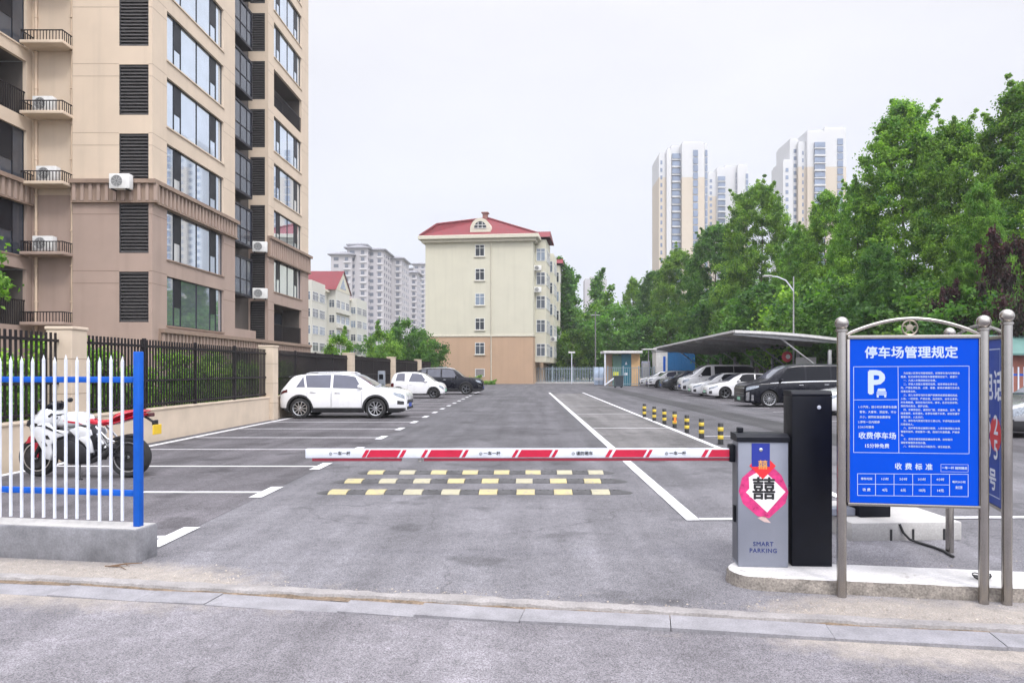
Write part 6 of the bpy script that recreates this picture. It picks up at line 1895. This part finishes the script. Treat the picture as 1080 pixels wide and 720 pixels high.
def leaves(name, centres, rads, per, size, seed, m, parent, up=.35, flat=.75):
    rg = np.random.default_rng(seed)
    C = np.repeat(np.array(centres, float), per, axis=0); Rr = np.repeat(np.array(rads, float), per)
    n = len(C)
    dirs = rg.normal(size=(n, 3)); dirs /= np.linalg.norm(dirs, axis=1)[:, None]
    rad = Rr * np.minimum(1.5, np.abs(rg.normal(0, .62, n))+.12)
    P = C + dirs*rad[:, None]*np.array([1, 1, flat])
    nrm = dirs*.5 + rg.normal(size=(n, 3))*.75 + np.array([0, 0, up]); nrm /= np.linalg.norm(nrm, axis=1)[:, None]
    a = np.cross(nrm, rg.normal(size=(n, 3))); a /= np.linalg.norm(a, axis=1)[:, None]; b = np.cross(nrm, a)
    s = (size*rg.uniform(.6, 1.3, n))[:, None]
    V = np.empty((n, 4, 3))
    V[:, 0] = P - a*s*.62; V[:, 1] = P + b*s*.42 + nrm*s*.10; V[:, 2] = P + a*s*.62 - nrm*s*.05; V[:, 3] = P - b*s*.42 + nrm*s*.10
    me = bpy.data.meshes.new(name)
    me.vertices.add(n*4); me.vertices.foreach_set('co', V.reshape(-1))
    me.loops.add(n*4); me.loops.foreach_set('vertex_index', np.arange(n*4, dtype=np.int32))
    me.polygons.add(n); me.polygons.foreach_set('loop_start', np.arange(0, n*4, 4, dtype=np.int32))
    me.update(calc_edges=True)
    clv = np.repeat(rg.uniform(0, 1, len(centres)), per)
    var = np.clip(clv*.55 + rg.uniform(0, .55, n), 0, 1)**1.5
    at_ = me.attributes.new('leafvar', 'FLOAT', 'FACE'); at_.data.foreach_set('value', var.astype(np.float32))
    me.materials.append(m)
    o = bpy.data.objects.new(name, me); COL.objects.link(o)
    if parent is not None: o.parent = parent
    return o
def make_tree(name, label, H, Rc, base, shape, nclump, per, size, m, seed, grp=None, cr=(.32, .8), tr=.17, flat=.8):
    rd = random.Random(seed); t = thing(name, label, 'tree', (0,0,0), 0, grp)
    def env(f):
        if shape == 'poplar': return Rc*(min(1, f/.22)**.6)*((1-f)**.55)*1.12 + .15
        if shape == 'cone': return Rc*(1-f)**.8 + .15
        if shape == 'round': return Rc*math.sqrt(max(0, 1-(2*f-1)**2))**.8 + .1
        return Rc*(min(1, f/.3)**.5)*((1-f)**.42)*1.1 + .2
    cs = []; rs = []
    for i in range(nclump):
        f = rd.random()**.85; q = rd.uniform(0, 2*PI); e = env(f)
        rad = e*(rd.uniform(.2, 1))**.5*rd.uniform(.75, 1.1)
        cs.append((rad*math.cos(q), rad*math.sin(q), base+(H-base-.4)*f)); rs.append(rd.uniform(*cr)*(1-.35*f))
    for i in range(nclump//16):      # loose sprigs that break the outline
        c = rd.choice(cs[:nclump]); q = math.atan2(c[1], c[0])+rd.uniform(-.5,.5); g = rd.uniform(.25,.5)*cr[1]/.8
        for j in range(1, 4):
            cs.append((c[0]+g*j*.55*math.cos(q), c[1]+g*j*.55*math.sin(q), c[2]+g*j*.8)); rs.append(cr[0]*(1.15-.25*j))
    tm = MB()
    zt = H*.86
    wob = [(rd.uniform(-.15,.15), rd.uniform(-.15,.15)) for _ in range(7)]; wob[0] = (0,0)
    pts = [(wob[i][0]*i/3, wob[i][1]*i/3, -.15+(zt+.15)*i/6) for i in range(7)]
    tm.tube(pts, [tr*1.35 if i == 0 else tr*(1-i/6*.88) for i in range(7)], 9)
    for c in rd.sample(cs, min(26, len(cs))):
        z0 = max(base*.7, c[2]-rd.uniform(.8, 2.2)); k = min(.98, max(0, (z0+.15)/(zt+.15)))*6; i = int(k); j = min(6, i+1); u = k-i
        p0 = tuple(pts[i][q]+(pts[j][q]-pts[i][q])*u for q in range(3))
        r0 = tr*(1-k/6*.88)*.45
        mid = ((p0[0]+c[0])/2*1.05, (p0[1]+c[1])/2*1.05, p0[2]+(c[2]-p0[2])*.4)
        tm.tube([p0, mid, c], [r0, r0*.6, .015], 6)
    tm.build('trunk', BARK, t, smooth=60)
    leaves('crown', cs, rs, per, size, seed, m, t, flat=flat)
    return t
def place(t, x, y, rz, sc, label=None):
    t.location = (x, y, 0); t.rotation_euler = (0,0,rz); t.scale = sc if isinstance(sc, tuple) else (sc,)*3
    if label: t['label'] = label
GT = 'tall green trees in the row behind the carport'
A = make_tree('broadleaf_tree', '', 17.5, 4.0, 1.6, 'poplar', 680, 185, .122, LEAF, 21, GT)
B = make_tree('broadleaf_tree', '', 17.0, 4.4, 1.4, 'oval', 740, 180, .122, LEAF, 22, GT)
Cc = make_tree('broadleaf_tree', '', 16.5, 3.7, 1.6, 'poplar', 580, 180, .118, LEAF_L, 23, GT, cr=(.3, .7))
Dd = make_tree('broadleaf_tree', '', 17.0, 4.2, 1.2, 'oval', 720, 185, .122, LEAF_D, 24, GT)
def hp(py, Y): return ZZ(py, Y)
specs = [  # proto, proto height, px, Y, top py, width factor, label
 (Dd,17.0,691,104,284,1.0,'green tree at the far left end of the tall row, left of the beige tower'),
 (B,17.0,716,93,263,1.0,'dark green tree standing before the foot of the tallest slim tower'),
 (Dd,17.0,754,80,236,1.0,'dense dark green tree with rounded top below the lower slim tower'),
 (B,17.0,801,68,194,1.0,'tall domed tree left of the broad tower, above the carport'),
 (Cc,16.5,842,58,240,.9,'lighter green tree in front of the broad tower, right of the dome shaped one'),
 (A,17.5,872,55,200,.85,'leafy tree covering the lower right of the broad tower'),
 (A,17.5,953,46,104,1.0,'very tall green tree above the left post of the notice board'),
 (Cc,16.5,905,48,190,.85,'bright green tree between the very tall one and the broad tower'),
 (B,17.0,1008,42,128,.85,'tall green tree above the middle of the notice board'),
 (A,17.5,1078,40,84,1.0,'tallest tree at the right edge of the picture'),
 (Cc,16.5,1035,34,190,.75,'pale green tree low in front, above the right post of the notice board'),
 (Dd,17.0,926,40,255,.85,'dark lower tree filling the gap behind the notice board arch'),
 (B,17.0,1122,37,110,1.0,'tree mostly outside the right edge of the picture'),
 (Dd,17.0,778,78,268,.9,'dark tree low in the row behind the container and carport'),
 (A,17.5,668,112,292,.8,'slim light tree far left of the row beyond the booth'),
]
used = set()
rd = random.Random(5)
for (pr, ph, px, Y, py, wfac, lb) in specs:
    h = hp(py, Y); k = h/ph; sc = (k*wfac*rd.uniform(.95,1.05), k*wfac, k)
    if id(pr) in used: dup(pr, (XX(px, Y), Y, 0), rd.uniform(0, 6), lb, sc)
    else: used.add(id(pr)); place(pr, XX(px, Y), Y, rd.uniform(0, 6), sc, lb)
# understory bushes and small trees
GB = 'shrubs and small trees under the tall row'
U1 = make_tree('understory_tree', '', 6.0, 2.6, .5, 'round', 70, 180, .17, LEAF_D, 31, GB, cr=(.6,1.0), tr=.08)
U2 = make_tree('understory_tree', '', 6.0, 2.5, .6, 'round', 60, 190, .17, LEAF, 32, GB, cr=(.6,1.0), tr=.08)
us = [(U1,650,100,322,'dark bushy tree far behind the booth'),(U2,640,108,318,'light bushy tree beyond the steel fence, left of the booth'),(U1,706,92,320,'dark bushy tree behind the blue container'),
 (U2,738,92,314,'green bushy tree behind the far end of the carport'),(U1,775,76,302,'dark bushy tree above the far half of the carport roof'),(U1,815,62,298,'dark bushy tree behind the street lamp base'),
 (U2,850,52,300,'green bushy tree just right of the street lamp'),(U1,885,47,292,'dark bushy tree behind the left steel post of the notice board'),(U1,925,43,300,'dark bushy tree behind the notice board title'),
 (U1,965,39,296,'dark bushy tree behind the notice board emblem ring'),(U2,1000,36,300,'green bushy tree behind the far ball topped post'),(U1,1032,33,300,'dark bushy tree behind the paired right posts'),(U1,1075,33,310,'dark bushy tree above the brick shed roof')]
used = set()
for (pr, px, Y, py, lb) in us:
    h = hp(py, Y); k = h/6.0; sc = (k*1.15, k*1.15, k)
    if id(pr) in used: dup(pr, (XX(px, Y), Y, 0), rd.uniform(0, 6), lb, sc)
    else: used.add(id(pr)); place(pr, XX(px, Y), Y, rd.uniform(0, 6), sc, lb)
Pp = make_tree('plum_tree', 'purple leaved plum tree at the right edge below the tall trees', 6.4, 2.2, 1.4, 'round', 55, 170, .15, LEAF_P, 41, None, cr=(.5,.9), tr=.08)
place(Pp, XX(1072,30), 30, .4, (.62,.62,hp(246,30)/6.4))
dup(Pp, (XX(1000,34), 34, 0), 2.0, 'small purple leaved plum tree behind the notice board', (.42,.42,hp(300,34)/6.4))
# dark conical trees right of the yellow house
G2 = 'dark pointed trees right of the yellow house'
Wl = make_tree('conical_tree', 'dark pointed tree directly beside the yellow house', 14.5, 2.5, .8, 'cone', 110, 150, .28, LEAF_D, 51, G2, cr=(.7,1.2))
place(Wl, XX(598,110), 110, .3, hp(281,110)/14.5)
dup(Wl, (XX(630,118), 118, 0), 2.2, 'second dark pointed tree, farther from the yellow house', (1.15, 1.15, hp(292,118)/14.5))
dup(U2, (XX(606,100), 100, 0), 1.0, 'low green bush behind the steel fence by the yellow house', hp(348,100)/6)
dup(U2, (XX(622,104), 104, 0), 3.0, 'low green bush behind the utility pole', hp(340,104)/6)
dup(U1, (XX(588,104), 104, 0), 3.6, 'low dark bush close behind the yellow house', hp(345,104)/6)
# trees behind the left fence
G3 = 'trees behind the far left fence'
dup(U1, (XX(430,76), 76, 0), 4.0, 'round green tree touching the left side of the yellow house', (1.05, 1.05, hp(336,76)/6))
dup(U2, (XX(404,72), 72, 0), 5.0, 'lighter round tree left of the one beside the yellow house', (.85, .85, hp(349,72)/6))
dup(U2, (XX(357,56), 56, 0), 1.7, 'small green tree in front of the white house', (.55, .55, hp(353,56)/6))
dup(U1, (XX(446,80), 80, 0), 2.7, 'low dark tree wedged against the ochre wall', (1, 1, hp(350,80)/6))
Sm = make_tree('young_tree', 'young light green tree whose leaves enter at the left edge before the tower', 6.6, 1.3, 3.0, 'round', 26, 90, .13, LEAF_L, 61, None, cr=(.35,.6), tr=.05)
place(Sm, XX(-44, 20), 20, .5, .95)
# shrubs behind the iron fence
GH = 'hedge shrubs behind the iron fence'
Hs = make_tree('hedge_shrub', '', 2.35, 1.0, .1, 'round', 34, 150, .085, LEAF, 71, GH, cr=(.28,.5), tr=.03)
first = True
for k in range(19):
    y = 10.6 + 1.55*k + rd.uniform(-.2,.2); x = -10.15 + rd.uniform(-.2,.2); k2 = rd.uniform(.85, 1.12)
    lb = 'bushy green shrub planted behind the iron fence'
    if first: place(Hs, x, y, 0, k2, lb); first = False
    else: dup(Hs, (x, y, 0), rd.uniform(0, 6), lb, (k2, k2, k2*rd.uniform(.85,1.05)))
Wd = make_tree('weed_clump', 'low weeds growing along the foot of the ochre wall', 1.0, .8, .02, 'round', 24, 80, .12, LEAF_L, 81, None, cr=(.25,.4), tr=.02)
Wd['category'] = 'plant'
place(Wd, XX(499,79), 79, 0, (1.6,.8,1.1))
dup(Wd, (XX(516,80), 80, 0), 1, 'lower tuft of weeds at the right of the ochre wall foot', (1.4,.7,.6))
# far greenery beyond the towers' feet
rg = np.random.default_rng(9)
cs = []; rs = []
for k in range(420):
    x = rg.uniform(-150, 130); y = rg.uniform(150, 185)
    cs.append((x, y, rg.uniform(1, 7.5))); rs.append(rg.uniform(2.2, 4))
o = leaves('distant_greenery', cs, rs, 45, .95, 12, LEAF_D, None); tag(o, 'far belt of trees along the horizon', 'woodland', kind='stuff')

# ------------------------------------------------------------------ air
HZ = 0.0005
if HZ > 0:
    m = bpy.data.materials.new('haze_air'); m.use_nodes = True
    t = m.node_tree; t.nodes.clear(); o_ = t.nodes.new('ShaderNodeOutputMaterial'); v = t.nodes.new('ShaderNodeVolumePrincipled')
    v.inputs['Color'].default_value = (.93, .95, 1, 1); v.inputs['Density'].default_value = HZ; v.inputs['Anisotropy'].default_value = .2
    t.links.new(v.outputs[0], o_.inputs['Volume'])
    MB_ = MB().box(-1600, 1600, -320, 2600, -1.2, 120)
    h = MB_.build('haze', m); tag(h, kind='stuff')
